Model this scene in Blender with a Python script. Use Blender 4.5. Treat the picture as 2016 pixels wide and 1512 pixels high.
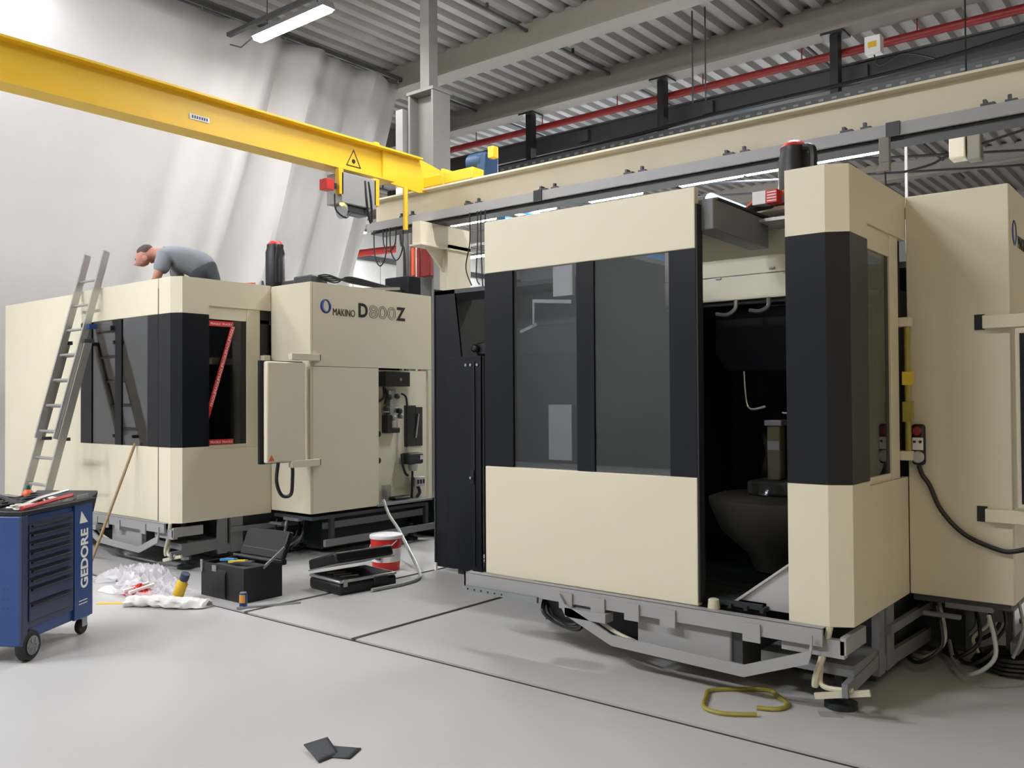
import bpy, bmesh, math, random
from mathutils import Vector, Matrix
random.seed(7)
C = bpy.context.scene.collection
S = bpy.context.scene
for o in list(bpy.data.objects): bpy.data.objects.remove(o)

# ------------------------------------------------------------------ camera, world, exposure
YAW, PITCH, ROLL, FPX, CAMH = .67974, .01696, -.00575, 1738.24, 1.65
cam_d = bpy.data.cameras.new('camera'); cam = bpy.data.objects.new('camera', cam_d); C.objects.link(cam)
cam_d.sensor_width = 36; cam_d.lens = 36 * FPX / 2016; cam_d.clip_end = 200
fw = Vector((-math.sin(YAW) * math.cos(PITCH), math.cos(YAW) * math.cos(PITCH), math.sin(PITCH)))
r0 = Vector((math.cos(YAW), math.sin(YAW), 0)); u0 = r0.cross(fw)
rv = math.cos(ROLL) * r0 + math.sin(ROLL) * u0; uv = -math.sin(ROLL) * r0 + math.cos(ROLL) * u0
cam.matrix_world = Matrix(((rv.x, uv.x, -fw.x, 0), (rv.y, uv.y, -fw.y, 0), (rv.z, uv.z, -fw.z, CAMH), (0, 0, 0, 1)))
S.camera = cam
w = bpy.data.worlds.new('world'); S.world = w; w.use_nodes = True
w.node_tree.nodes['Background'].inputs[0].default_value = (.8, .85, .9, 1)
w.node_tree.nodes['Background'].inputs[1].default_value = .25
S.view_settings.view_transform = 'Standard'; S.view_settings.look = 'None'
S.view_settings.gamma = 1; S.view_settings.use_curve_mapping = False
S.view_settings.exposure = 1.1
S.cycles.caustics_reflective = False; S.cycles.caustics_refractive = False
S.cycles.max_bounces = 7; S.cycles.diffuse_bounces = 4; S.cycles.glossy_bounces = 4; S.cycles.transparent_max_bounces = 8
LAMP_NEAR, LAMP_CURTAIN, LAMP_VIEW, LAMP_MID, LAMP_REAR, FILL_RIGHT = 200, 30, 45, 100, 85, 66        # diffuser brightness of the fluorescent fittings and the added fill lamp

# ------------------------------------------------------------------ materials
def lin(c): return tuple(((v / 255) / 12.92 if v / 255 <= .04045 else ((v / 255 + .055) / 1.055) ** 2.4) for v in c) + (1,)
MATS = {}
def mat(name, rgb, rough=.5, metal=0, var=.06, scale=6, bump=0, bscale=60, coat=0, stretch=None, spec=.5):
    m = bpy.data.materials.new(name); m.use_nodes = True; nt = m.node_tree; N = nt.nodes; L = nt.links
    b = N['Principled BSDF']; b.inputs['Roughness'].default_value = rough; b.inputs['Metallic'].default_value = metal
    b.inputs['Specular IOR Level'].default_value = spec
    if coat: b.inputs['Coat Weight'].default_value = coat; b.inputs['Coat Roughness'].default_value = .12
    tc = N.new('ShaderNodeTexCoord'); mp = N.new('ShaderNodeMapping'); L.new(tc.outputs['Object'], mp.inputs[0])
    if stretch: mp.inputs['Scale'].default_value = stretch
    n = N.new('ShaderNodeTexNoise'); n.inputs['Scale'].default_value = scale; n.inputs['Detail'].default_value = 5
    L.new(mp.outputs[0], n.inputs[0])
    r = N.new('ShaderNodeMix'); r.data_type = 'RGBA'
    c = lin(rgb); r.inputs['A'].default_value = tuple(v * (1 - var) for v in c[:3]) + (1,)
    r.inputs['B'].default_value = tuple(min(1, v * (1 + var)) for v in c[:3]) + (1,)
    L.new(n.outputs['Fac'], r.inputs['Factor']); L.new(r.outputs['Result'], b.inputs['Base Color'])
    if bump:
        n2 = N.new('ShaderNodeTexNoise'); n2.inputs['Scale'].default_value = bscale; L.new(mp.outputs[0], n2.inputs[0])
        bp = N.new('ShaderNodeBump'); bp.inputs['Strength'].default_value = bump; bp.inputs['Distance'].default_value = .01
        L.new(n2.outputs['Fac'], bp.inputs['Height']); L.new(bp.outputs[0], b.inputs['Normal'])
    MATS[name] = m; return m
def emis(name, rgb, strength):
    m = bpy.data.materials.new(name); m.use_nodes = True; N = m.node_tree.nodes
    b = N['Principled BSDF']; b.inputs['Base Color'].default_value = lin(rgb); b.inputs['Emission Color'].default_value = lin(rgb)
    b.inputs['Emission Strength'].default_value = strength; MATS[name] = m; return m
def glass(name, tint, ior=1.5, rough=.02):
    m = bpy.data.materials.new(name); m.use_nodes = True; nt = m.node_tree; N = nt.nodes; L = nt.links
    N.remove(N['Principled BSDF']); out = N['Material Output']
    t = N.new('ShaderNodeBsdfTransparent'); t.inputs[0].default_value = lin(tint)
    g = N.new('ShaderNodeBsdfGlossy'); g.inputs['Roughness'].default_value = rough; g.inputs[0].default_value = (.9, .93, .95, 1)
    lw = N.new('ShaderNodeLayerWeight'); lw.inputs[0].default_value = .5; pw = N.new('ShaderNodeMath'); pw.operation = 'POWER'; pw.inputs[1].default_value = 5; L.new(lw.outputs['Facing'], pw.inputs[0])
    f = N.new('ShaderNodeMath'); f.operation = 'MULTIPLY_ADD'; rz_ = ((ior - 1) / (ior + 1)) ** 2; f.inputs[1].default_value = 1 - rz_; f.inputs[2].default_value = rz_; L.new(pw.outputs[0], f.inputs[0])
    x = N.new('ShaderNodeMixShader'); L.new(f.outputs[0], x.inputs[0]); L.new(t.outputs[0], x.inputs[1]); L.new(g.outputs[0], x.inputs[2])
    L.new(x.outputs[0], out.inputs['Surface']); MATS[name] = m; return m
mat('cream', (212, 205, 182), .42, var=.025, scale=2.2, spec=.4)
mat('cream_in', (212, 206, 186), .5, var=.04)
mat('navy', (18, 21, 27), .34, var=.08, scale=3, spec=.3)
mat('black', (17, 18, 20), .45, var=.1)
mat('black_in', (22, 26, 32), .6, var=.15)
mat('rubber', (20, 20, 21), .7, var=.1)
mat('grey_paint', (150, 150, 150), .45, var=.05)
mat('grey_mid', (112, 114, 116), .5, var=.06)
mat('grey_dark', (62, 64, 66), .5, var=.08)
mat('cast_dark', (34, 40, 42), .6, var=.2, scale=4, bump=.2)
mat('cast_mid', (84, 82, 74), .6, var=.12)
mat('post_beige', (168, 158, 112), .55, var=.12)
mat('steel', (178, 178, 176), .32, 1, var=.08, scale=12)
mat('alu', (190, 188, 186), .38, .85, var=.07, scale=14, stretch=(1, 1, .1))
mat('zinc', (150, 155, 158), .4, .7, var=.12, scale=20)
mat('sheet', (186, 182, 182), .4, .35, var=.08, scale=5)
mat('yellow', (226, 186, 44), .42, var=.06, scale=3)
mat('yellow_dk', (214, 190, 60), .5, var=.1, scale=20)
mat('film', (150, 140, 62), .3, var=.15, scale=30)
mat('red', (196, 40, 34), .45, var=.08)
mat('red_dk', (130, 28, 26), .5, var=.1)
mat('blue', (36, 66, 122), .42, var=.06)
mat('blue_dk', (44, 56, 84), .45, var=.07)
mat('blue_pipe', (70, 140, 190), .4, var=.06)
mat('motor_blue', (24, 60, 96), .45, var=.1)
mat('runway', (214, 206, 182), .5, var=.04)
mat('conc', (128, 124, 118), .85, var=.1, bump=.15)
mat('deck', (146, 142, 138), .55, .2, var=.08, scale=3)
mat('roof_steel', (130, 123, 114), .65, var=.08)
mat('col_grey', (122, 122, 118), .55, var=.06)
mat('curtain', (187, 186, 186), .8, var=.04, scale=3, bump=.12, bscale=14)
mat('wall', (196, 196, 192), .8, var=.05, bump=.1)
mat('wall_warm', (226, 214, 190), .8, var=.04)
mat('wall_dim', (130, 130, 126), .8, var=.06)
mat('joint', (40, 36, 32), .8, var=.2)
mat('white', (232, 232, 230), .5, var=.03)
mat('paper', (226, 224, 222), .7, var=.05)
mat('ink', (22, 22, 24), .5, var=.02)
mat('logo_blue', (34, 62, 132), .4, var=.05)
mat('skin', (196, 140, 122), .55, var=.08, scale=20)
mat('hair', (96, 84, 76), .8, var=.25, scale=60)
mat('shirt', (138, 144, 152), .85, var=.1, scale=10, bump=.3, bscale=30)
mat('trousers', (48, 54, 58), .85, var=.12, bump=.3, bscale=30)
mat('wood', (150, 128, 92), .65, var=.2, scale=12, stretch=(8, 8, .6))
mat('orange', (216, 96, 60), .5, var=.08)
mat('green', (28, 110, 84), .5, var=.08)
mat('amber', (214, 150, 60), .5)
mat('pad', (52, 56, 62), .6, var=.1, bump=.3, bscale=120)
mat('hose', (196, 190, 168), .5, var=.06)
mat('hose_clear', (150, 156, 152), .35, var=.06)
mat('cable', (16, 17, 18), .5, var=.1)
mat('tape', (206, 40, 48), .45, var=.08)
emis('lamp_near', (247, 249, 255), LAMP_NEAR); emis('lamp_mid', (250, 250, 252), LAMP_MID); emis('fill_lamp_right', (255, 236, 205), FILL_RIGHT); emis('lamp_curtain', (248, 249, 255), LAMP_CURTAIN); emis('lamp_view', (255, 250, 242), LAMP_VIEW); emis('lamp_rear', (250, 252, 255), LAMP_REAR)
emis('lamp_amber', (255, 214, 90), 2.5)
glass('door_glass', (205, 207, 212), 2.2); glass('clear_glass', (205, 208, 205), 1.5)
glass('plastic_film', (225, 226, 228), 1.45, .12)
# floor: pale sealed epoxy with scuffs
m = mat('floor', (188, 187, 185), .22, var=.05, scale=.9, spec=.5); nt = m.node_tree; N = nt.nodes; L = nt.links
n3 = N.new('ShaderNodeTexNoise'); n3.inputs['Scale'].default_value = 1.2; n3.inputs['Detail'].default_value = 2
rr = N.new('ShaderNodeMapRange'); rr.inputs['To Min'].default_value = .27; rr.inputs['To Max'].default_value = .38
tc = N.new('ShaderNodeTexCoord'); L.new(tc.outputs['Object'], n3.inputs[0]); L.new(n3.outputs['Fac'], rr.inputs[0]); L.new(rr.outputs[0], N['Principled BSDF'].inputs['Roughness'])

# ------------------------------------------------------------------ mesh helpers
class MB:
    def __init__(s): s.v, s.f, s.sm = [], [], []
    def add(s, vs, fs, smooth=False):
        k = len(s.v); s.v += [tuple(v) for v in vs]; s.f += [tuple(i + k for i in f) for f in fs]; s.sm += [smooth] * len(fs); return s
    def box(s, x0, x1, y0, y1, z0, z1):
        x0, x1 = min(x0, x1), max(x0, x1); y0, y1 = min(y0, y1), max(y0, y1); z0, z1 = min(z0, z1), max(z0, z1)
        return s.add([(x0, y0, z0), (x1, y0, z0), (x1, y1, z0), (x0, y1, z0), (x0, y0, z1), (x1, y0, z1), (x1, y1, z1), (x0, y1, z1)],
                     [(0, 3, 2, 1), (4, 5, 6, 7), (0, 1, 5, 4), (1, 2, 6, 5), (2, 3, 7, 6), (3, 0, 4, 7)])
    def prism(s, poly, axis, a, b):
        # poly in the two other axes (x,y)->z ; (x,z)->y ; (y,z)->x
        def P(p, t): return {2: (p[0], p[1], t), 1: (p[0], t, p[1]), 0: (t, p[0], p[1])}[axis]
        n = len(poly); vs = [P(p, a) for p in poly] + [P(p, b) for p in poly]
        fs = [tuple(range(n))[::-1], tuple(range(n, 2 * n))] + [(i, (i + 1) % n, n + (i + 1) % n, n + i) for i in range(n)]
        return s.add(vs, fs)
    def wallpath(s, pts, t, z0, z1):
        # sheet following a plan polyline, thickened to its left by t
        P = [Vector(p) for p in pts]; n = len(P); off = []
        for i in range(n):
            ds = []
            if i > 0: ds.append((P[i] - P[i - 1]).normalized())
            if i < n - 1: ds.append((P[i + 1] - P[i]).normalized())
            nr = sum((Vector((-d.y, d.x)) for d in ds), Vector((0, 0))); nr.normalize()
            k = t / max(.3, nr.dot(Vector((-ds[0].y, ds[0].x)))); off.append(P[i] + nr * k)
        for i in range(n - 1):
            s.prism([P[i], P[i + 1], off[i + 1], off[i]], 2, z0, z1)
        return s
    def tube(s, pts, r, n=8, cap=True, r2=None):
        P = [Vector(p) for p in pts]; m = len(P); vs, fs = [], []
        up = Vector((0, 0, 1)); prev = None
        for i in range(m):
            d = (P[min(i + 1, m - 1)] - P[max(i - 1, 0)]).normalized()
            if prev is None:
                a = d.cross(up if abs(d.z) < .9 else Vector((1, 0, 0))).normalized()
            else:
                a = (prev - d * prev.dot(d)); a = a.normalized() if a.length > 1e-6 else d.orthogonal().normalized()
            prev = a; b = d.cross(a); rad = r if r2 is None else r + (r2 - r) * i / max(1, m - 1)
            for k in range(n):
                t = 2 * math.pi * k / n; vs.append(P[i] + a * math.cos(t) * rad + b * math.sin(t) * rad)
        for i in range(m - 1):
            for k in range(n): fs.append((i * n + k, i * n + (k + 1) % n, (i + 1) * n + (k + 1) % n, (i + 1) * n + k))
        s.add(vs, fs, n > 5)
        if cap:
            k0 = len(s.v) - m * n; s.f += [tuple(k0 + i for i in range(n))[::-1], tuple(k0 + (m - 1) * n + i for i in range(n))]; s.sm += [False, False]
        return s
    def lathe(s, c, prof, n=24, axis=2):
        vs, fs = [], []; m = len(prof)
        for r, h in prof:
            for k in range(n):
                t = 2 * math.pi * k / n; x, y = r * math.cos(t), r * math.sin(t)
                vs.append({2: (c[0] + x, c[1] + y, c[2] + h), 0: (c[0] + h, c[1] + x, c[2] + y), 1: (c[0] + x, c[1] + h, c[2] + y)}[axis])
        for i in range(m - 1):
            for k in range(n): fs.append((i * n + k, i * n + (k + 1) % n, (i + 1) * n + (k + 1) % n, (i + 1) * n + k))
        s.add(vs, fs, True)
        k0 = len(s.v) - m * n
        s.f += [tuple(k0 + i for i in range(n))[::-1], tuple(k0 + (m - 1) * n + i for i in range(n))]; s.sm += [False, False]
        return s
    def bar(s, a, b, wd, ht, up=(0, 0, 1)):
        a, b = Vector(a), Vector(b); d = (b - a).normalized(); sd = d.cross(Vector(up))
        sd = sd.normalized() if sd.length > 1e-5 else Vector((1, 0, 0)); u = sd.cross(d); vs = []
        for p in (a, b):
            for i, j in ((-1, -1), (1, -1), (1, 1), (-1, 1)): vs.append(p + sd * (i * wd / 2) + u * (j * ht / 2))
        return s.add(vs, [(0, 1, 2, 3), (7, 6, 5, 4), (0, 4, 5, 1), (1, 5, 6, 2), (2, 6, 7, 3), (3, 7, 4, 0)])
    def mesh(s, name, material):
        me = bpy.data.meshes.new(name); me.from_pydata(s.v, [], s.f); me.polygons.foreach_set('use_smooth', s.sm)
        bm = bmesh.new(); bm.from_mesh(me); bmesh.ops.recalc_face_normals(bm, faces=bm.faces); bm.to_mesh(me); bm.free()
        me.materials.append(MATS[material]); me.set_sharp_from_angle(angle=.7); me.update(); return me
    def build(s, name, material, parent=None, bevel=0, label=None):
        o = bpy.data.objects.new(name, s.mesh(name, material)); C.objects.link(o)
        if parent: o.parent = parent
        if bevel:
            b = o.modifiers.new('bevel', 'BEVEL'); b.width = bevel; b.segments = 2; b.limit_method = 'ANGLE'; b.angle_limit = .6
        if label: o['label'] = label
        return o
def tag(o, label, cat=None, group=None, kind=None):
    o['label'] = label
    if cat: o['category'] = cat
    if group: o['group'] = group
    if kind: o['kind'] = kind
    return o
def empty(name, loc=(0, 0, 0), rz=0):
    o = bpy.data.objects.new(name, None); C.objects.link(o); o.location = loc; o.rotation_euler = (0, 0, rz); o.empty_display_size = .1; return o
def struct(o, label=None):
    o['kind'] = 'structure'
    if label: o['label'] = label
    return o
def smooth_path(pts, k=6):
    P = [Vector(p) for p in pts]; out = []
    for i in range(len(P) - 1):
        a, b, c, d = P[max(i - 1, 0)], P[i], P[i + 1], P[min(i + 2, len(P) - 1)]
        for j in range(k):
            t = j / k; out.append(.5 * ((2 * b) + (c - a) * t + (2 * a - 5 * b + 4 * c - d) * t * t + (3 * b - a - 3 * c + d) * t ** 3))
    out.append(P[-1]); return out
def cable(name, pts, r, material, parent=None, k=6, n=7):
    return MB().tube(smooth_path(pts, k), r, n).build(name, material, parent)
def text(name, body, size, loc, rot, material, parent=None, extrude=.0012, outline=0, bold=0, sx=1):
    cu = bpy.data.curves.new(name, 'FONT'); cu.body = body; cu.size = size; cu.extrude = extrude; cu.offset = bold; cu.resolution_u = 4
    if outline: cu.fill_mode = 'NONE'; cu.bevel_depth = outline; cu.extrude = 0; cu.bevel_resolution = 0
    o = bpy.data.objects.new(name, cu); C.objects.link(o)
    dg = bpy.context.evaluated_depsgraph_get(); me = bpy.data.meshes.new_from_object(o.evaluated_get(dg)); bpy.data.objects.remove(o)
    me.materials.clear(); me.materials.append(MATS[material])
    o = bpy.data.objects.new(name, me); C.objects.link(o); o.location = loc; o.rotation_euler = rot; o.scale = (sx, 1, 1)
    if parent: o.parent = parent
    return o
FACE_X = (math.pi / 2, 0, math.pi / 2)      # lettering on a face that looks towards +X
FACE_FRONT = (math.pi / 2, 0, 0)            # lettering on a face that looks towards -Y

# ================================================================== SETTING
X0H, X1H, Y0H, Y1H, ZH = -27, 6, -9, 34, 8.55
fl = struct(MB().box(X0H, X1H, Y0H, Y1H, -.3, -.012).build('floor', 'joint'), 'pale grey sealed hall floor with dark joints')
JY, JXA, JXB, g = 4.05, -5.98, -4.715, .024
for (a, b, c, d) in ((X0H, X1H, Y0H, JY - g), (X0H, JXA - g, JY + g, Y1H), (JXA + g, JXB - g, JY + g, Y1H), (JXB + g, X1H, JY + g, Y1H)):
    MB().box(a, b, c, d, -.012, 0).build('floor_slab', 'floor', fl)
mb = MB(); pitch = .36; prof = []
x = X0H
while x < X1H:
    prof += [(x, ZH + .11), (x + .1, ZH + .11), (x + .15, ZH), (x + .31, ZH)]; x += pitch
prof.append((x, ZH + .11))
for (xa, za), (xb, zb) in zip(prof, prof[1:]):
    mb.add([(xa, Y0H, za), (xb, Y0H, zb), (xb, Y1H, zb), (xa, Y1H, za)], [(0, 1, 2, 3)])
struct(mb.build('ceiling', 'deck'), 'dark grey corrugated steel roof deck')
struct(MB().box(X0H - .2, X0H, Y0H, Y1H, 0, ZH + .3).build('wall_left', 'wall'), 'pale side wall of the hall')
struct(MB().box(X1H, X1H + .2, Y0H, Y1H, 0, ZH + .3).build('wall_right', 'wall_warm'), 'grey side wall of the hall')
struct(MB().box(X0H, X1H, Y1H, Y1H + .2, 0, ZH + .3).build('wall_back', 'wall_dim'), 'grey end wall of the hall')
struct(MB().box(X0H, X1H, Y0H - .2, Y0H, 0, ZH + .3).build('wall_front', 'wall_dim'), 'grey near wall of the hall')
# wall rails that show white and dark bands beyond the curtain
for i, (z0, z1, m_) in enumerate(((5.55, 5.75, 'grey_mid'), (4.35, 4.5, 'grey_dark'), (7.3, 7.5, 'grey_dark'), (2.5, 3.4, 'grey_dark'))):
    struct(MB().box(X0H, X0H + .12, 8, Y1H, z0, z1).build('trim_%d' % (i + 1), m_), 'horizontal rail along the side wall')

# ------------------------------------------------------------------ roof steel
def ibeam_x(name, x0, x1, yc, z0, z1, fl_w, tf, tw, material, parent=None):
    return MB().box(x0, x1, yc - fl_w / 2, yc + fl_w / 2, z0, z0 + tf).box(x0, x1, yc - fl_w / 2, yc + fl_w / 2, z1 - tf, z1) \
        .box(x0, x1, yc - tw / 2, yc + tw / 2, z0 + tf, z1 - tf).build(name, material, parent)
for i, (yy, z0, lab) in enumerate(((12.9, 8.12, 'brown grey roof beam crossing the top of the picture, nearest of the row'),
                                   (15.7, 8.1, 'brown grey roof beam that carries the black drop posts'),
                                   (21.5, 8.1, 'far roof beam beyond the row of hanging lamps'),
                                   (27.5, 8.1, 'farthest roof beam near the end wall'))):
    o = MB().box(X0H, X1H, yy - .16, yy + .16, z0, ZH + .05).box(X0H, X1H, yy - .22, yy + .22, z0 - .03, z0 + .03).build('roof_beam', 'roof_steel')
    tag(o, lab, 'beam', 'roof beams', 'structure')
# dark purlins along the depth of the hall
for i, (xx, z) in enumerate(((-9.9, 8.42), (-13.6, 8.42), (-6.2, 8.42), (-2.2, 8.42), (-17.5, 8.42), (-21, 8.42))):
    o = MB().tube([(xx, -6, z), (xx, 30, z)], .035, 8)
    for k in range(12): o.box(xx - .02, xx + .02, -4 + k * 2.6, -3.96 + k * 2.6, z, ZH - .002)
    labs = ['dark conduit under the roof deck beside the lit ceiling lamp', 'dark conduit under the roof deck above the white curtain', 'dark conduit under the roof deck right of the grey column',
            'dark conduit under the roof deck above the open machine', 'dark conduit under the far roof deck behind the curtain', 'dark conduit under the roof deck nearest the side wall']
    tag(o.build('conduit', 'grey_dark'), labs[i], 'conduit', 'roof conduits')
# long dark girder with red fire main and drop posts behind the crane runway
gd = empty('services_girder', (0, 16.3, 0)); tag(gd, 'long dark steel girder below the roof carrying a red fire pipe', 'girder')
MB().box(-17, 6, -.1, .1, 7.27, 7.3).box(-17, 6, -.1, .1, 7.66, 7.69).box(-17, 6, -.02, .02, 7.3, 7.66).build('web', 'grey_dark', gd)
for xx in (-14, -11, -8, -5, -2, 1): MB().box(xx - .12, xx + .12, -.13, -.02, 7.36, 7.6).build('stiffener', 'grey_dark', gd)
fp = MB().tube([(-17, 16.0, 7.82), (6, 16.0, 7.82)], .075, 12)
for xx in range(-16, 6, 2): fp.tube([(xx, 16.0, 7.82), (xx, 16.0, 8.5)], .012, 6)
tag(fp.build('fire_pipe', 'red_dk'), 'dark red fire main running along the top of the dark girder', 'pipe')
for i, (xx, lab) in enumerate(((-12.1, 'black drop post from the roof beam nearest the crane motor'), (-8.74, 'black drop post from the roof beam above the open door panel'),
                               (-5.28, 'black drop post from the roof beam right of the others'))):
    o = MB().box(xx - .07, xx + .07, 15.6, 15.8, 6.2, 8.08).box(xx - .2, xx + .2, 15.5, 15.9, 8.03, 8.1).box(xx - .13, xx + .13, 15.5, 15.9, 6.2, 6.95).build('drop_post', 'black')
    tag(o, lab, 'post', 'drop posts')
ct = empty('cable_tray', (0, 15.15, 0)); tag(ct, 'dark cable tray with slotted side running above the cream runway beam', 'cable tray')
MB().box(-16, 6, -.2, -.18, 6.62, 6.78).box(-16, 6, .18, .2, 6.62, 6.78).box(-16, 6, -.2, .2, 6.6, 6.62).build('tray', 'grey_dark', ct)
mb = MB()
for k in range(90): mb.box(-15 + k * .22, -14.91 + k * .22, -.215, -.2, 6.68, 6.72)
mb.build('slots', 'grey_mid', ct)['kind'] = 'stuff'
for j in range(3):
    cable('cable', [(-15, -.1 + .1 * j, 6.8), (-10, -.1 + .1 * j, 6.83 + .03 * j), (-7, 0, 6.95), (-4, .05, 7.0), (-1, .1 * j, 7.2), (5, .1 * j, 7.4)], .035, 'cable', ct)
jb = empty('junction_box', (-4.55, 15.45, 7.45)); tag(jb, 'small white junction box with yellow label on the dark girder', 'box')
MB().box(-.13, .13, -.1, .1, 0, .3).build('body', 'white', jb, .01); MB().box(-.07, .07, -.104, -.1, .1, .2).build('label_plate', 'yellow', jb)
cable('cord', [(0, 0, 0), (.1, 0, -.2), (.5, 0, -.1), (1.1, .1, -.35)], .012, 'cable', jb)
for xx in (-7.3, -7.05):
    tag(MB().tube([(xx, 14.2, 6.9), (xx, 14.2, 8.6)], .014, 6).build('hanger_rod', 'grey_dark'),
        'thin hanger rod under the roof deck, %s of a pair' % ('left' if xx < -7.2 else 'right'), 'rod', 'thin rods')

# ------------------------------------------------------------------ fluorescent fittings
def lamp(x0, x1, y, z, label, em, wd=.2, group='ceiling lamps', rods=True, material='grey_mid'):
    e = empty('ceiling_lamp', ((x0 + x1) / 2, y, z)); h = (x1 - x0) / 2
    MB().prism([(-wd / 2 - .02, 0), (wd / 2 + .02, 0), (wd / 2 - .02, .1), (-wd / 2 + .02, .1)], 0, -h, h).build('housing', material, e)
    MB().prism([(-wd / 2, -.005), (-wd / 2 + .03, -.05), (wd / 2 - .03, -.05), (wd / 2, -.005)], 0, -h + .02, h - .02).build('diffuser', em, e)
    if rods:
        for k in (-.7, .7): MB().tube([(k * h, 0, .1), (k * h, 0, min(ZH - z + .02, 1.2))], .01, 6).build('rod', 'grey_dark', e)
    return tag(e, label, 'lamp', group)
lamp(-12.1, -10.3, 8.46, 7.5, 'lit fluorescent ceiling lamp hanging in front of the white curtain', 'lamp_view')
tag(MB().box(-12.9, -6, 8.42, 8.5, 7.74, 7.8).tube([(-12.85, 8.46, 7.6), (-12.6, 8.5, 7.5), (-12.1, 8.46, 7.58)], .012, 6).build('lamp_rail', 'grey_dark'), 'dark mounting rail above the lit lamp by the curtain', 'rail')
OFF = [(-13.02, 5.0, 'lamp_curtain', 'ceiling lamp close to the curtain just left of the picture'), (-13.02, 2.4, 'lamp_curtain', 'ceiling lamp close to the curtain farther left of the picture'),
       (-9.4, -2.4, 'lamp_near', 'ceiling lamp behind the viewer on the left'), (-12.4, -3.2, 'lamp_near', 'ceiling lamp behind the viewer nearest the curtain'),
       (-8.2, 8.0, 'lamp_mid', 'ceiling lamp above the gap between the machines'), (-4.6, 9.6, 'lamp_mid', 'ceiling lamp above the open machine'),
       (-6.2, -3.4, 'lamp_near', 'added fill lamp straight behind the viewer'), (2.6, -3.5, 'fill_lamp_right', 'added fill lamp by the right wall behind the viewer')]  # these two are added fill for the machine fronts and sides
for xx, yy, em, lb in OFF: lamp(xx, xx + 1.8, yy, 7.85 if em == 'lamp_curtain' else 7.5, lb, em, .22)
REAR = [(-15.9, -14.4, 17.1, 6.28), (-13.7, -12.5, 17.1, 6.28), (-11.5, -10.1, 17.1, 6.28), (-9.15, -7.7, 17.1, 6.28), (-7.65, -6.75, 17.1, 6.28), (-6.3, -4.8, 17.1, 6.28),
        (-17, -14.9, 19.8, 7.2), (-14.2, -12, 19.8, 7.2), (-11.4, -9.4, 19.8, 7.2), (-8.6, -6.6, 19.8, 7.2), (-22, -20, 22, 7.0), (-19, -17, 24, 7.0), (-24, -22, 20.5, 5.2), (-26.4, -24.8, 14, 7.6), (-26.4, -24.8, 22, 7.9), (-26.4, -24.8, 29, 7.9)]  # last three lamps are added to brighten the side wall
nm = ['nearest the white curtain', 'second from the curtain', 'third from the curtain', 'fourth from the curtain', 'fifth from the curtain', 'rightmost, under the runway beam']
for i, (a, b, yy, z) in enumerate(REAR):
    far_ = ['behind the runway column', 'above the pair of pale blue pipes', 'above the open door panel', 'beside the spindle motor', 'hanging before the side wall past the curtain', 'above the middle of the side wall',
            'low beside the side wall near the curtain edge', 'added to whiten the side wall, nearest the viewer', 'added to whiten the side wall, halfway down', 'added to whiten the side wall at the far end']
    lb = ('bright hanging lamp in the near row behind the runway, ' + nm[i]) if i < 6 else 'bright lamp in the far hall ' + far_[i - 6]
    lamp(a, b, yy, z, lb, 'lamp_rear', .3, 'lamps of the rear hall')
tag(MB().box(-17, -3.5, 17.0, 17.2, 6.4, 6.48).build('lamp_rail', 'grey_dark'), 'dark rail that carries the near row of rear lamps', 'rail')
# blue pipes, white rods and further services in the rear hall
tag(MB().tube([(-8.6, 17.5, 5.95), (-8.6, 30, 5.95)], .13, 12).tube([(-8.6, 21.5, 5.95), (-8.6, 21.5, 8.1)], .02, 6).build('blue_pipe', 'blue_pipe'), 'thick light blue pipe under the lamps behind the open machine', 'pipe', 'blue pipes')
tag(MB().tube([(-13.2, 16, 5.9), (-13.2, 30, 5.9)], .09, 12).tube([(-13.05, 21.5, 5.9), (-13.05, 21.5, 8.1)], .02, 6).tube([(-12.9, 16, 6.1), (-12.9, 30, 6.1)], .06, 10).build('blue_pipe', 'blue_pipe'), 'pair of pale blue pipes near the runway column', 'pipe', 'blue pipes')
tag(MB().box(-4.02, -3.98, 15.2, 15.24, 4.0, 6.6).build('hanger_rod', 'white'), 'white vertical rod hanging behind the right machine', 'rod', 'thin rods')
sd = empty('speaker_box', (-2.95, 14.5, 5.3)); tag(sd, 'small beige hanging box with a crossing cable, far right under the roof', 'box')
MB().box(-.22, .0, -.15, .15, -.1, .35).build('body', 'runway', sd, .02); MB().box(.02, .2, -.12, .12, -.15, .25).build('second_body', 'roof_steel', sd, .02)
MB().tube([(0, 0, .3), (0, 0, 3.0)], .012, 6).build('wire', 'cable', sd)
cable('cable', [(-.9, 0, -.15), (-.5, 0, -.1), (0, 0, .05), (2.5, 0, .5), (3.4, 0, .7)], .02, 'cable', sd)
tag(MB().tube([(-26.99, 20, 6.75), (-22, 20, 6.6), (-19.3, 20, 6.5)], .12, 10).tube([(-21, 20, 6.6), (-21, 20, 8.54)], .015, 6).build('sprinkler_pipe', 'red'), 'bright red pipe seen between curtain and grey column', 'pipe')
for i in range(3):
    tag(MB().tube([(-14.5 + 3.2 * i, 16.5, 6.35), (-7 + 3.2 * i, 26, 7.6)], .03, 6).build('roof_brace', 'grey_dark'), 'thin dark roof brace in the rear hall, %s' % ['left one', 'middle one', 'right one'][i], 'brace', 'roof braces')
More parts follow.
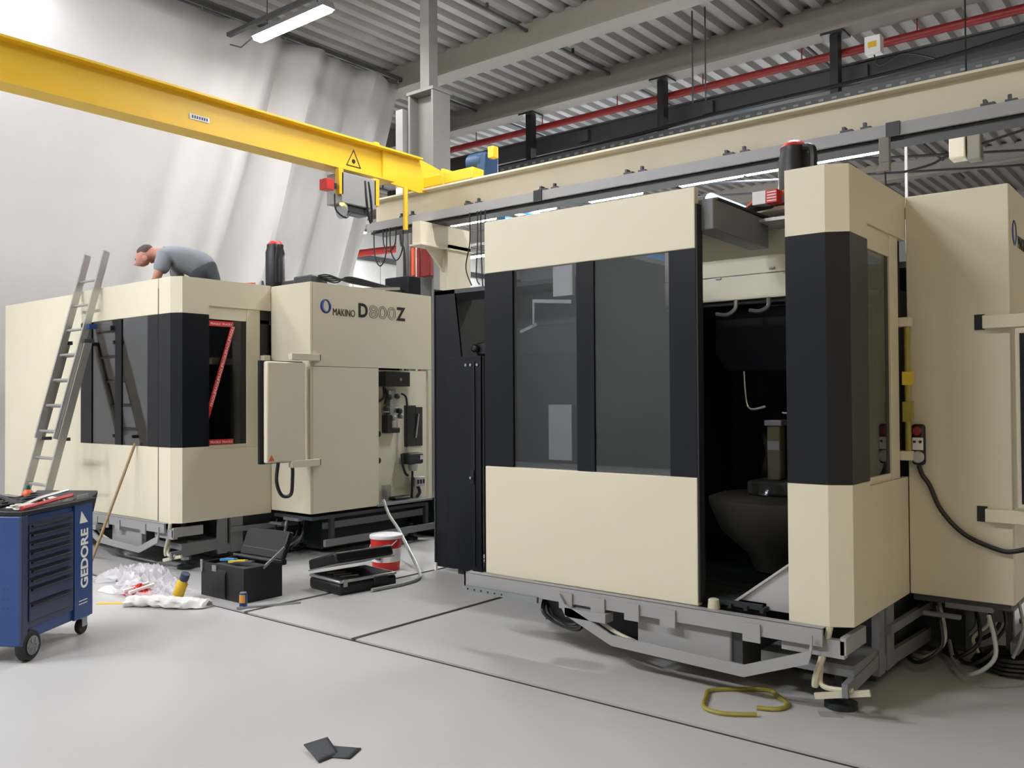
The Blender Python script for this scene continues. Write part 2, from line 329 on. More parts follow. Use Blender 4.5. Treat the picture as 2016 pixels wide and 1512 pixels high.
# ------------------------------------------------------------------ white curtain
mb = MB(); XC = -13.2; ny, nz = 190, 26; vs, fs = [], []
for j in range(nz + 1):
    for i in range(ny + 1):
        u, t = i / ny, j / nz
        z = .05 + (8.2 - .05) * t
        yend = 12.74 - (1 - min(1, t / 1.0)) ** 1.05 * 2.45
        y = -4 + (yend + 4) * u
        a = min(1, max(0, (y + .3 * (8.2 - z) - 7.6) / 2.2)) ** 1.2
        sh = .55 + .45 * (1 - t)
        yy_ = y - .3 * (z - 8.2); d = a * sh * (.16 * math.sin(yy_ * 4.3) + .11 * math.sin(yy_ * 7.7 + 1.7 + t * 1.5) + .05 * math.sin(yy_ * 14 - t * 2)) + .05 * math.sin(yy_ * 1.3 + 1)
        vs.append((XC + d - .25 * a * (1 - t) ** 2, y, z))
for j in range(nz):
    for i in range(ny): k = j * (ny + 1) + i; fs.append((k, k + 1, k + ny + 2, k + ny + 1))
cu = empty('curtain', (0, 0, 0)); tag(cu, 'tall white partition curtain hanging in folds behind the left machine', 'curtain')
o = mb.add(vs, fs, True).build('cloth', 'curtain', cu); sm = o.modifiers.new('thick', 'SOLIDIFY'); sm.thickness = .004
MB().box(XC - .03, XC + .03, -4, 12.9, 8.24, 8.32).build('track', 'grey_dark', cu)
for k in range(30): MB().tube([(XC, -3.6 + k * .56, 8.19), (XC, -3.6 + k * .56, 8.25)], .012, 6).build('hook', 'steel', cu)

# ------------------------------------------------------------------ columns and crane
col = empty('steel_column', (-10.03, 10.3, 0)); tag(col, 'grey steel column with a cable pipe behind the yellow crane', 'column', None, 'structure')
MB().box(-.28, -.24, -.2, .2, 0, 6.6).box(.24, .28, -.2, .2, 0, 6.6).box(-.24, .24, -.015, .015, 0, 6.6).box(-.3, .3, -.22, .22, 6.6, 6.65).box(-.1, .1, -.1, .1, 6.65, 8.55).build('shaft', 'col_grey', col)
MB().box(-.52, -.36, -.25, -.1, 0, 6.4).build('duct', 'grey_paint', col)
cable('cord', [(-.4, -.27, 4.6), (-.38, -.28, 4.2), (-.3, -.27, 3.9), (-.31, -.27, 2)], .018, 'cable', col)
fa = empty('alarm_panel', (-9.99, 10.05, 3.58)); tag(fa, 'red fire fittings mounted on the grey column with a red pipe', 'fire panel')
MB().box(-.2, -.02, -.05, .03, 0, .47).build('left_case', 'red_dk', fa, .015); MB().box(.05, .26, -.05, .03, .02, .47).build('right_case', 'red_dk', fa, .015)
MB().tube([(-.09, -.07, .05), (-.09, -.07, .5)], .035, 10).build('bottle', 'orange', fa)
MB().tube([(.02, -.06, -3.4), (.02, -.06, 1.0)], .022, 8).build('pipe', 'red_dk', fa); MB().tube([(-.05, -.04, -3.4), (-.05, -.04, .9)], .02, 8).build('conduit', 'white', fa)
rc = empty('runway_column', (-8.55, 9.3, 0)); tag(rc, 'cream steel column with corbel carrying the crane runway', 'column', None, 'structure')
MB().box(-.36, -.2, .06, .56, 0, 3.9).build('shaft', 'runway', rc)
MB().box(-.36, -.2, -.5, .56, 3.84, 4.16).box(-.4, -.16, -.52, .58, 3.82, 3.84).build('corbel', 'runway', rc)
MB().prism([(-.3, 3.82), (.06, 3.82), (.06, 3.5)], 0, -.31, -.27).build('gusset', 'runway', rc)
rw = empty('crane_runway', (0, 9.22, 0)); tag(rw, 'long cream runway beam crossing behind both machines', 'beam')
MB().box(-10.1, 6, -.15, .15, 4.665, 4.69).box(-10.1, 6, -.15, .15, 4.22, 4.245).box(-10.1, 6, -.015, .015, 4.245, 4.665).build('girder', 'runway', rw)
MB().box(-10.1, 6, -.21, -.17, 4.2, 4.31).box(-10.1, 6, -.21, -.10, 4.31, 4.318).build('conductor_rail', 'grey_paint', rw)
MB().box(-10.1, 6, -.12, .16, 4.165, 4.2).build('underside_rail', 'grey_dark', rw)
for k in range(9):
    xx = -9.4 + k * 1.28
    MB().box(xx, xx + .12, -.2, -.1, 4.318, 4.345).box(xx + .02, xx + .05, -.2, -.12, 4.345, 4.38).build('clamp', 'grey_dark', rw)
    MB().box(xx + .2, xx + .3, -.2, -.1, 4.318, 4.34).box(xx + .22, xx + .25, -.18, -.14, 4.34, 4.39).build('clamp', 'grey_dark', rw)
for xx in (-6.9, -2.55): MB().box(xx, xx + .13, -.225, -.205, 4.19, 4.33).build('splice', 'black', rw)
# cables hanging from the runway beside its column
for i, xx in enumerate((-8.0, -7.86, -7.8, -7.72)):
    tag(MB().tube(smooth_path([(xx, 9.0, 4.2), (xx, 9.0, 3.8), (xx + .05 * (i - 1.5), 9.0, 3.45 - .12 * i), (xx + .03, 9.0, 3.2)]), .009, 6).build('hanging_cable', 'cable'),
        'thin dark cable hanging under the runway beside its column, %s from the left' % ['first', 'second', 'third', 'fourth'][i], 'cable', 'hanging cables')
pu = empty('pulley_hanger', (-2.57, 9.03, 3.86)); tag(pu, 'small dark pulley hanging under the runway above the right machine', 'pulley')
MB().box(-.05, .05, -.03, .03, .08, .34).prism([(-.09, 0), (.05, 0), (.05, .1), (-.03, .1)], 1, -.03, .03).build('body', 'roof_steel', pu, .008); cable('cord', [(0, 0, 0), (.01, 0, -.3), (0, 0, -.5)], .008, 'cable', pu)
for i, (xx, dp) in enumerate(((-9.95, .55), (-9.75, .35), (-9.6, .5))):
    tag(MB().tube(smooth_path([(xx, 9.02, 4.2), (xx + .02, 9.02, 4.2 - dp * .7), (xx + .14, 9.02, 4.2 - dp), (xx + .26, 9.02, 4.2 - dp * .7), (xx + .28, 9.02, 4.2)]), .01, 6).build('festoon_cable', 'cable'),
        'looped festoon cable under the left end of the runway, %s' % ['leftmost', 'middle one', 'rightmost'][i], 'cable', 'festoon cables')
cr = empty('crane_bridge', (-9.03, 0, 0)); tag(cr, 'yellow overhead crane girder spanning above the left machine', 'crane')
MB().box(-.03, .03, -6, 8.9, 4.685, 5.085).build('web', 'yellow', cr)
MB().box(-.14, .14, -6, 8.45, 4.66, 4.685).build('bottom_flange', 'yellow', cr)
MB().box(-.14, .14, -6, 9.0, 5.085, 5.11).build('top_flange', 'yellow', cr)
MB().prism([(8.3, 4.66), (9.0, 4.62), (9.55, 4.72), (9.62, 5.0), (9.0, 5.11), (8.3, 5.11)], 0, .03, .06).build('end_plate', 'yellow', cr)
MB().lathe((.06, 9.18, 4.8), [(.045, 0), (.045, .02)], 16, 0).build('end_hole', 'black', cr)
et = MB().box(-.5, 1.0, 9.1, 9.34, 4.71, 4.86).build('end_truck', 'yellow', cr, .01)
MB().box(.42, .46, 9.08, 9.36, 4.7, 4.92).build('joint_plate', 'yellow_dk', cr)
for xx in (-.4, .92): MB().lathe((xx, 9.15, 4.75), [(.06, 0), (.06, .14)], 20, 1).build('wheel', 'black', cr)
mo = MB().lathe((.6, 9.5, 5.02), [(.1, 0), (.15, .04), (.15, .3), (.11, .34)], 20, 0).build('travel_motor', 'motor_blue', cr)
MB().box(.84, 1.0, 9.36, 9.66, 4.8, 5.12).build('gearbox', 'motor_blue', cr, .02); MB().box(1.1, 1.2, 9.3, 9.42, 5.0, 5.16).build('limit_switch', 'yellow', cr, .01)
MB().box(-.02, .06, 8.15, 8.24, 5.11, 5.17).build('lug', 'yellow', cr)
MB().tube([(.16, 8.63, 4.62), (.16, 8.63, 4.02)], .035, 10).build('stop_tube', 'yellow', cr)
p = MB().box(.03, .036, 5.40, 5.65, 4.82, 4.88).build('rating_plate', 'zinc', cr)
for k in range(7): MB().box(.036, .038, 5.43 + k * .03, 5.447 + k * .03, 4.835, 4.868).build('mark', 'ink', p)
tr = []
for r in (1.0, .84): tr.append([(7.80 - .13 * r, 4.84 - .085 * r), (7.80 + .13 * r, 4.84 - .085 * r), (7.80, 4.84 + .15 * r)])
mb = MB()
for i in range(3):
    j = (i + 1) % 3; mb.prism([tr[0][i], tr[0][j], tr[1][j], tr[1][i]], 0, .03, .034)
sg = mb.build('warning_triangle', 'ink', cr); MB().lathe((.03, 7.80, 4.83), [(.03, 0), (.03, .004)], 16, 0).build('symbol', 'ink', sg)
ho = empty('hoist_trolley', (-9.03, 7.75, 4.0)); tag(ho, 'grey hoist trolley with red switch box hanging under the yellow girder', 'hoist')
MB().box(-.1, .2, -.3, .3, .2, .6).build('housing', 'grey_paint', ho, .01)
MB().box(.12, .2, -.34, -.26, .3, .64).build('guide', 'yellow', ho, .01); MB().box(.12, .2, .26, .36, .25, .62).build('guide', 'yellow', ho, .01)
b = MB().box(.1, .24, -.58, -.45, .32, .46).build('switch_box', 'red', ho, .008); MB().box(.1, .2, -.45, -.38, .36, .43).build('switch_lever', 'black', b)
MB().lathe((.16, -.26, .2), [(.0, -.04), (.03, -.02), (.035, .02), (.01, .03)], 14).build('lamp', 'lamp_amber', ho)
cable('cord', [(.16, -.38, .3), (.16, -.36, .1), (.16, -.2, .02), (.16, -.12, .1)], .012, 'cable', ho)
cable('cord', [(.2, .1, .55), (.21, .12, .3), (.2, .16, .1), (.2, .2, .0)], .014, 'cable', ho); cable('cord', [(.2, .16, .55), (.21, .2, .3), (.2, .22, .02)], .014, 'cable', ho)
MB().box(-.05, .16, -.2, .22, .1, .2).build('drum', 'grey_dark', ho, .02); MB().lathe((.1, -.22, .12), [(.11, 0), (.11, .02)], 18, 1).build('sheave', 'zinc', ho)
wl = empty('runway_sensor', (-9.45, 9.15, 4.45));  # holds the white sensor, gives no light
MB().box(-.1, .06, -.06, .06, .24, .34).box(-.02, .02, -.02, .02, .2, .3).build('sensor', 'white', wl, .01); tag(wl, 'small white sensor clipped to the runway behind the yellow girder', 'sensor')

# ================================================================== MACHINES
ZB, Z1, Z2, Z3 = .46, 1.195, 2.51, 2.868
def front_door(root, xa, xb, label):
    """sliding front door: lower sheet, dark window band with two panes, upper sheet"""
    wd = xb - xa; y0, y1 = 0, .05
    d = empty('front_door', (xa, 0, 0)); d.parent = root; d['label'] = label
    MB().box(0, wd, y0, y1, ZB, Z1 - .002).build('lower_sheet', 'cream', d, .006)
    MB().box(0, wd, y0, y1, Z2 + .002, Z3).build('upper_sheet', 'cream', d, .006)
    cols = [(0, .245), (.765, .895), (1.425, wd)]
    mb = MB()
    for a, b in cols: mb.box(a, b, y0 + .002, y1, Z1, Z2)
    mb.build('dark_stiles', 'navy', d)
    for a, b in ((.245, .765), (.895, 1.425)):
        MB().box(a, b, .012, .018, Z1, Z2).build('window_pane', 'door_glass', d)
    MB().box(wd, wd + .012, .004, y1 + .02, ZB + .02, Z3 - .1).build('edge_seal', 'rubber', d)
    MB().box(wd - .03, wd - .005, y1, y1 + .03, ZB, Z3 - .25).build('edge_channel', 'black', d)
    return d
def machine(X0, dz, boxw, opened, label):
    root = empty('machining_center', (X0, 4.6, 0)); tag(root, label, 'machine')
    root.location.z = 0
    L0 = -1.86 if not opened else -2.4
    # ---- corner column: lower sheet, dark band, upper sheet
    pl = [(-.215, 0), (0, 0), (.105, .065)]
    MB().wallpath(pl + [(.105, 1.09)], .03, ZB, Z1 - .03).wallpath(pl + [(.105, .355)], .03, Z1 - .03, Z1 - .002).build('column_lower_sheet', 'cream', root)
    MB().wallpath(pl + [(.105, .355)], .028, Z1, Z2).build('column_dark_band', 'navy', root)
    MB().wallpath(pl + [(.105, 1.09)], .03, 2.6, Z3).wallpath(pl + [(.105, .355)], .03, Z2 + .002, 2.6).build('column_upper_sheet', 'cream', root)
    # ---- side door with window
    sd = empty('side_door', (.07, 0, 0)); sd.parent = root
    MB().box(0, .02, .355, .80, 2.47, 2.6).box(0, .02, .355, .80, 1.165, 1.205).box(0, .025, .80, .96, 1.165, 2.6).build('frame', 'cream', sd, .003)
    MB().box(.004, .01, .36, .80, 1.205, 2.47).build('window_pane', 'clear_glass', sd)
    MB().box(-.005, .012, .745, .80, 1.205, 2.47).build('seal', 'black', sd)
    MB().box(-.03, .0, .96, 1.09, 1.165, 2.6).build('gap_strip', 'black', sd)
    h = MB().tube([(.06, 1.01, 1.3), (.06, 1.01, 2.08)], .018, 10).build('handle', 'film', sd, label='handle bar wrapped in yellow film')
    for z in (1.27, 2.07): MB().box(.0, .085, .97, 1.05, z, z + .055).build('bracket', 'cream', h, .004)
    MB().box(.035, .088, .985, 1.035, 1.5, 1.62).build('tape_wrap', 'film', h); MB().box(.035, .09, .985, 1.035, 1.72, 1.8).build('tape_wrap', 'yellow_dk', h)
    # ---- operator side box
    bx = empty('side_cabinet', (0, 1.09, 0)); bx.parent = root; ye = 1.76
    if opened:
        MB().box(.108, boxw, 0, .03, ZB, Z3).build('front_sheet', 'cream', bx, .005)
        MB().box(boxw - .03, boxw, .032, ye, ZB, Z3).build('side_sheet', 'cream', bx)
        MB().box(-.05, boxw - .03, ye - .02, ye, ZB, Z3).build('rear_sheet', 'cream', bx)
    else:
        MB().box(.108, boxw, 0, .03, ZB + .03, Z3 - .008).build('front_sheet', 'cream', bx, .005)
        MB().box(boxw - .03, boxw, .032, ye, 2.0, Z3 - .008).build('upper_side_sheet', 'cream', bx)
        MB().box(boxw - .03, boxw, .032, .93, ZB + .03, 1.995).build('lower_side_sheet', 'cream', bx)
        MB().box(.2, boxw - .25, .5, ye + .25, ZB + .02, 1.99).build('bay_back', 'cream_in', bx)
        MB().box(boxw - .04, boxw, ye - .05, ye, .5, 1.995).build('bay_jamb', 'cream', bx)
        MB().box(boxw - .25, boxw + .01, .9, ye, .48, .5).build('bay_sill', 'zinc', bx)
        MB().box(boxw - .25, boxw - .03, .9, .93, ZB + .03, 1.99).build('bay_lining', 'cream_in', bx)
    MB().box(0, boxw - .03, .03, ye, Z3 - .06, Z3 - .03).build('roof_sheet', 'cream_in', bx)
    # ---- enclosure body
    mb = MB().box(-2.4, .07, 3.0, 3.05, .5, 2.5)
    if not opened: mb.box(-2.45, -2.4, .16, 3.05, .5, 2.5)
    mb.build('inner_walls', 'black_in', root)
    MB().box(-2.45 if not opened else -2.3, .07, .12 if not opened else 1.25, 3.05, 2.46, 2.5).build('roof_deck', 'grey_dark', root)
    MB().box(-2.3, .04, .62, 3.4, .03, .48).box(-2.3, -1.64, .62, 3.3, .48, .95).box(.04, boxw - .34, 1.5, 2.7, .05, .42).build('base_and_light_block', 'cast_dark', root)  # casting stretched near the floor and raised at left to block light
    # ---- sill rail, brackets, pan frame
    MB().box(-2.494, -.02, -.055, -.035, .365, .458).box(-2.494, -.02, -.055, .0, .455, .46).box(-2.494, -2.48, -.055, .02, .365, .46).build('sill_rail', 'grey_paint', root)
    MB().box(-2.47, -1.85, -.075, -.055, .335, .372).build('slotted_strip', 'zinc', root)
    for k in range(6): MB().box(-2.45 + k * .06, -2.438 + k * .06, -.077, -.075, .347, .358).build('slot', 'black', root)
    for xx in (-1.68, -1.44, -1.2, -.96, -.45): MB().box(xx, xx + .1, -.068, -.055, .33, .43).build('bracket', 'grey_paint', root)
    MB().box(-1.62, -1.32, -.09, .0, .29, .345).build('strip_box', 'grey_paint', root)
    pts = [(-1.66, .36), (-1.62, .30), (-1.28, .165), (-.436, .14), (-.08, .275), (-.06, .36)]
    mb = MB()
    for (xa, za), (xb, zb) in zip(pts, pts[1:]): mb.prism([(xa, za), (xb, zb), (xb, zb + .065), (xa, za + .065)], 1, -.09, -.075)
    mb.build('pan_frame', 'grey_paint', root)
    MB().box(-1.15, -.55, .0, .5, .17, .36).build('coolant_tank', 'grey_paint', root, .01)
    MB().box(-.55, -.49, .02, .4, .14, .36).build('tank_end', 'grey_dark', root)
    MB().box(-.25, .08, -.02, .03, .31, .4).box(.06, .09, -.02, .3, .33, .42).build('front_angle', 'grey_paint', root)
    MB().box(-.4, .1, .06, .5, .2, .26).build('pan_plate', 'grey_mid', root)
    # legs and rails on the operator side
    for (ya, yb) in ((.46, .56), (.6, .74)): MB().box(.07, .11, ya, yb, .11, .46).build('post', 'grey_mid', root)
    MB().bar((.09, -.05, .16), (.09, .55, .2), .03, .07).bar((.09, .55, .16), (.12, 2.4, .1), .03, .08).bar((.12, .6, .34), (.12, 2.5, .3), .03, .05).build('side_rail', 'grey_mid', root)
    MB().box(boxw - .14, boxw - .1, 1.35, 2.85, .3, .37).build('base_bar', 'grey_mid', root); MB().box(boxw - .06, boxw - .02, 1.3, 2.95, .13, .2).build('base_bar', 'grey_mid', root)
    for yy in (1.4, 2.8): MB().box(boxw - .1, boxw - .06, yy, yy + .05, .13, .44).build('base_strut', 'grey_dark', root)
    MB().box(.12, boxw - .02, 1.12, 2.8, .42, .455).build('cabinet_base', 'grey_dark', root)
    MB().box(.2, .4, 1.0, 1.04, .36, .38).box(.3, .55, 1.1, 1.16, .4, .43).build('cable_clip', 'grey_mid', root)
    for (xx, yy) in ((-.005, .173), (.1, 2.6), (-1.9, 3.45), (.5, 2.76)):
        f = MB().lathe((xx, yy, 0), [(.085, 0), (.085, .03), (.04, .045), (.03, .05), (.03, .2)], 18).build('levelling_foot', 'cast_dark', root)
        MB().lathe((xx, yy, .085), [(.05, 0), (.05, .03)], 6).build('nut', 'zinc', f)
    # drain hoses by the corner
    cable('drain_hose', [(0.0, .0, .46), (-.03, .0, .33), (-.07, -.01, .2), (-.08, .0, .14)], .018, 'hose', root)
    cable('drain_hose', [(-.06, .03, .4), (-.055, .02, .25), (-.04, .0, .15), (.12, -.02, .16)], .014, 'hose', root)
    cable('drain_hose', [(-1.5, -.02, .33), (-1.3, -.03, .24), (-1.15, -.03, .2)], .012, 'hose', root)
    MB().bar((-.07, -.03, .1), (.2, .0, .16), .02, .03).build('hose_tail', 'hose', root)
    # cable clutter below
    for k in range(7):
        a = random.uniform(.2, .55); b_ = random.uniform(1.0, 1.9)
        cable('loose_cable', [(a, b_, .4), (a + .05, b_ - .1, .2), (a - .06, b_ - .15, .09), (a - .2, b_ + .1, .06), (a - .3, b_ + .4, .12)], .012, 'cable' if k % 3 else 'hose_clear', root)
    # ---- spindle motor on the roof
    sm = empty('spindle_motor', (-.878, 1.863, 0)); sm.parent = root
    MB().lathe((0, 0, 2.95), [(.11, 0), (.115, .03), (.115, .48), (.1, .53), (.1, .57)], 28).build('can', 'black', sm)
    MB().lathe((0, 0, 3.52), [(.1, 0), (.085, .02), (.06, .045), (.03, .05)], 24).build('red_cap', 'red', sm, label='red end cap')
    MB().box(-.17, .17, -.15, .15, 2.5, 2.97).build('mount', 'black', sm, .02)
    cable('lead', [(.1, -.05, 3.5), (.17, -.08, 3.46), (.18, -.1, 3.3), (.17, -.09, 3.05)], .03, 'cable', sm)
    MB().box(-.3, -.17, -.12, .1, 2.7, 2.98).build('junction_box', 'grey_dark', sm, .015); MB().lathe((-.2, -.05, 2.98), [(.05, 0), (.05, .05), (.02, .12)], 12).build('valve', 'zinc', sm)
    MB().box(.18, .55, -.05, .25, 2.75, 3.06).build('gear_case', 'grey_dark', sm, .02)
    return root, bx
mL, bL = machine(-8.0, 0, .765, False, 'cream machining center on the left with closed door and a man on its roof')
mR, bR = machine(-1.613, 0, .664, True, 'cream machining center on the right with its windowed front door slid open')
front_door(mL, -1.86, -.235, 'closed sliding door'); front_door(mR, -2.344, -.747, 'open sliding door')

# ---- left machine: left bay, pendant, lettering, tape, roof clutter, open service bay
MB().wallpath([(-4.12, .1), (-2.02, .1), (-1.9, .045), (-1.865, .045)], .03, ZB + .02, Z3 + .01).build('left_bay_sheet', 'cream', mL)
MB().box(-4.12, -4.08, .13, 2.4, ZB, Z3).box(-4.08, -2.45, 2.35, 2.4, ZB, Z3).box(-4.08, -2.45, .13, 2.35, 2.7, 2.73).build('left_bay_back', 'cream', mL)
MB().box(-3.9, -2.5, .2, 2.3, .1, .46).build('left_bay_base', 'cast_dark', mL)
pn = empty('control_pendant', (.77, .58, 1.04)); pn.parent = mL; pn['label'] = 'control pendant swung out, seen from behind'
MB().box(-.035, .03, -.035, .43, 0, .99).build('case', 'cream', pn, .015); MB().box(-.075, -.035, -.07, .44, -.01, 1.0).build('front_bezel', 'navy', pn, .005)
MB().prism([(-.02, .02), (.05, .02), (.015, .08)], 0, .03, .032).build('warning_sticker', 'orange', pn)
for z in (1.01, -.06): 
    MB().box(-.02, .04, .25, .6, z, z + .07).build('hinge_arm', 'cream', pn, .004); MB().box(.0, .012, .52, .63, z + .004, z + .066).build('hinge_slot', 'black', pn)
cable('loop', [(.02, .1, 0), (.02, .08, -.18), (.02, .14, -.32), (.02, .25, -.32), (.02, .27, -.15), (.02, .27, -.06)], .018, 'cable', pn)
lg = empty('maker_lettering', (.767, 0, 0)); lg.parent = mL
def logo_ring(parent, y, z, sc=1, x=0):
    n = 32; vs, fs = [], []
    for i in range(n):
        t = 2 * math.pi * i / n
        vs.append((x, y + sc * (.072 * math.cos(t)), z + sc * .075 * math.sin(t))); a = t + .35
        vs.append((x, y + sc * (.006 + .034 * math.cos(t) - .006 * math.sin(t)), z + sc * (.004 + .056 * math.sin(t))))
    for i in range(n): j = (i + 1) % n; fs.append((2 * i, 2 * j, 2 * j + 1, 2 * i + 1))
    o = MB().add(vs, fs).build('ring_logo', 'logo_blue', parent); s_ = o.modifiers.new('s', 'SOLIDIFY'); s_.thickness = .002; return o
logo_ring(lg, 1.29, 2.622)
text('maker_name', 'MAKINO', .108, (.001, 1.378, 2.535), FACE_X, 'ink', lg, sx=.72)
text('model_letter', 'D', .205, (.001, 1.725, 2.545), FACE_X, 'ink', lg, bold=.006, sx=.92)
text('model_number', '800', .196, (.001, 1.878, 2.545), FACE_X, 'ink', lg, outline=.002, sx=1.38)
text('model_letter', 'Z', .205, (.001, 2.295, 2.545), FACE_X, 'ink', lg, bold=.006, sx=.95)
tp = empty('fragile_tape', (.093, 0, 0)); tp.parent = mL; tp['label'] = 'red and white fragile tape across the side window'
MB().box(0, .002, .36, .64, 2.40, 2.455).build('strip', 'tape', tp); MB().box(0, .002, .36, .64, 1.21, 1.26).build('strip', 'tape', tp)
MB().prism([(.36, 1.46), (.36, 1.62), (.62, 2.44), (.66, 2.40)], 0, 0, .002).build('strip', 'tape', tp)
ang = math.atan2(2.42 - 1.54, .64 - .36)
for k in range(6):
    t = .05 + k * .155; o = text('tape_word', 'FRAGILE', .04, (.003, .375 + .27 * t, 1.555 + .88 * t), (0, 0, 0), 'white', tp, .0003)
    o.matrix_basis = Matrix.Translation((.003, .383 + .27 * t, 1.545 + .87 * t)) @ Matrix(((0, 0, 1, 0), (math.cos(ang), -math.sin(ang), 0, 0), (math.sin(ang), math.cos(ang), 0, 0), (0, 0, 0, 1)))
for z in (2.415, 1.222):
    for k in range(2): text('tape_word', 'FRAGILE', .032, (.003, .375 + k * .135, z), FACE_X, 'white', tp, .0003)
# service bay contents
bay = empty('service_bay', (.765 - .25, 1.09, 0)); bay.parent = mL
MB().box(.0, .14, 1.14, 1.52, 1.8, 1.97).build('terminal_box', 'black', bay, .005); MB().lathe((.14, 1.37, 1.88), [(.02, 0), (.015, .01)], 12, 0).build('knob', 'zinc', bay)
MB().box(.0, .08, 1.24, 1.36, 1.66, 1.76).box(.0, .06, 1.2, 1.42, 1.5, 1.56).box(0, .07, 1.27, 1.33, 1.3, 1.66).build('valve_block', 'zinc', bay, .005)
for (yy, z) in ((1.24, 1.68), (1.36, 1.69), (1.2, 1.55), (1.4, 1.52), (1.3, 1.44), (1.42, 1.46)): MB().lathe((.06, yy, z), [(.03, 0), (.03, .05), (.015, .06)], 12, 0).build('fitting', 'cast_dark' if z > 1.5 else 'zinc', bay)
MB().box(.0, .1, 1.2, 1.28, 1.27, 1.48).box(0, .1, 1.28, 1.4, 1.27, 1.33).build('filter_bowl', 'black', bay, .01)
MB().box(-.01, .01, 1.56, 1.74, 1.1, 1.58).box(-.01, .012, 1.74, 1.85, 1.1, 1.56).build('opening', 'black', bay)
MB().bar((.03, 1.72, 1.2), (.03, 1.77, 1.48), .01, .02).build('lever', 'zinc', bay)
MB().box(.02, .16, 1.48, 1.72, .9, 1.03).build('pump', 'cast_dark', bay, .02); MB().lathe((.1, 1.6, .88), [(.05, -.06), (.06, 0), (.05, .03)], 14).build('pump_bowl', 'hose_clear', bay); MB().box(.16, .165, 1.66, 1.7, .95, 1.0).build('tag', 'white', bay)
MB().box(.02, .1, 1.64, 1.8, .63, .74).build('socket', 'sheet', bay, .005)
for k in range(3): MB().box(.1, .103, 1.67 + k * .045, 1.7 + k * .045, .66, .71).build('socket_port', 'black', bay)
cable('hose', [(.08, 1.44, 1.72), (.1, 1.5, 1.66), (.1, 1.51, 1.4), (.1, 1.5, 1.1)], .012, 'rubber', bay)
cable('hose', [(.06, 1.46, 1.02), (.1, 1.44, .9), (.1, 1.48, .8), (.1, 1.52, .77)], .015, 'cable', bay)
cable('hose', [(.06, 1.63, .85), (.07, 1.62, .7), (.07, 1.61, .5)], .014, 'cable', bay); cable('hose', [(.06, 1.72, .63), (.08, 1.73, .56), (.06, 1.7, .5)], .02, 'cast_dark', bay)
cable('hose', [(.04, 1.2, 1.8), (.06, 1.18, 1.68), (.04, 1.1, 1.62)], .014, 'cable', bay); cable('hose', [(.04, 1.22, 1.78), (.07, 1.22, 1.7), (.05, 1.2, 1.6)], .012, 'cable', bay)
for z in (1.26, .96): MB().lathe((-.01, 1.15, z), [(.035, 0), (.035, .02)], 16, 0).build('grommet', 'black', bay)
MB().box(.03, .05, 1.17, 1.3, .52, .68).build('clear_cover', 'plastic_film', bay); MB().box(0, .12, 1.3, 1.55, .5, .54).build('cable_heap', 'cable', bay, .02)
# roof clutter of the left machine
MB().box(.1, .62, 1.5, 1.8, 2.5, 2.88).build('roof_housing', 'grey_dark', mL, .01)
MB().box(-.32, .0, 1.7, 1.95, 2.88, 3.07).build('servo_case', 'grey_dark', mL, .02)
for k in range(5):
    cable('roof_cable', [(-.1 + .02 * k, 1.8, 3.05), (.1, 1.85 + .03 * k, 3.07 - .02 * k), (.3, 2.0, 2.98 + .015 * k), (.5, 2.25, 2.93 + .01 * k), (.62, 2.6, 2.9)], .009, 'cable' if k % 2 else 'cast_dark', mL)
MB().box(.3, .7, 2.55, 2.75, 2.83, 3.08).build('black_cover', 'navy', mL, .01); MB().bar((.45, 2.1, 2.9), (.6, 2.5, 2.93), .03, .03).build('roof_bar', 'alu', mL)
MB().bar((-.3, .9, 2.9), (-.05, 1.0, 2.9), .02, .02).build('roof_tool', 'orange', mL); MB().box(-1.2, -.9, 1.55, 1.75, 2.5, 2.98).build('roof_frame', 'grey_mid', mL, .01)

# ---- right machine: interior, header, roof clutter, pendant, logo
hd = empty('inner_header', (0, 1.0, 0)); hd.parent = mR
MB().box(-1.5, -.12, 0, .02, 2.478, 2.76).build('upper_board', 'cream_in', hd, .003); MB().box(-1.5, -.12, -.004, .016, 2.31, 2.472).build('lower_board', 'cream_in', hd, .003)
for (xx, z) in ((-1.1, 2.46), (-.62, 2.46), (-.72, 2.5), (-.25, 2.49)): MB().box(xx, xx + .035, -.012, 0, z, z + .012).build('latch', 'zinc', hd)
MB().box(-1.5, -.12, -.3, 0, 2.755, 2.775).build('grey_ledge', 'sheet', hd)
for (xx, z) in ((-.9, 2.83), (-.8, 2.85), (-.65, 2.84), (-.35, 2.83)): MB().lathe((xx, .1, z), [(.012, 0), (.012, .02)], 8, 1).build('bolt', 'black', hd)
MB().box(-1.5, -.1, .1, .14, 2.77, 2.9).build('top_rail', 'grey_dark', hd); MB().box(-.95, -.05, -.1, .14, 2.86, 2.885).build('top_shelf', 'cream_in', hd)
MB().prism([(.06, 2.62), (.85, 2.61), (.85, 2.79), (.06, 2.80)], 0, -.79, -.66).build('door_header_arm', 'grey_mid', mR, .006)
MB().box(-.8, -.65, .1, .86, 2.795, 2.81).build('arm_lip', 'black', mR)
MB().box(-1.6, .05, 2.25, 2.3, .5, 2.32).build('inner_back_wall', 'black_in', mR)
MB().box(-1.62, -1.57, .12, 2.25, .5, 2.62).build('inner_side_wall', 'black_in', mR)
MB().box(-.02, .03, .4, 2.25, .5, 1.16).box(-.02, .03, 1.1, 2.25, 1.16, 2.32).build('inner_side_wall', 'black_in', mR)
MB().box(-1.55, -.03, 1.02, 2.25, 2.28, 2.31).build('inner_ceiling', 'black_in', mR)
MB().prism([(-1.2, 2.28), (-.25, 2.28), (-.25, 1.82), (-1.1, 1.82), (-1.2, 1.95)], 1, 1.15, 1.7).build('spindle_head', 'navy', mR, .02)
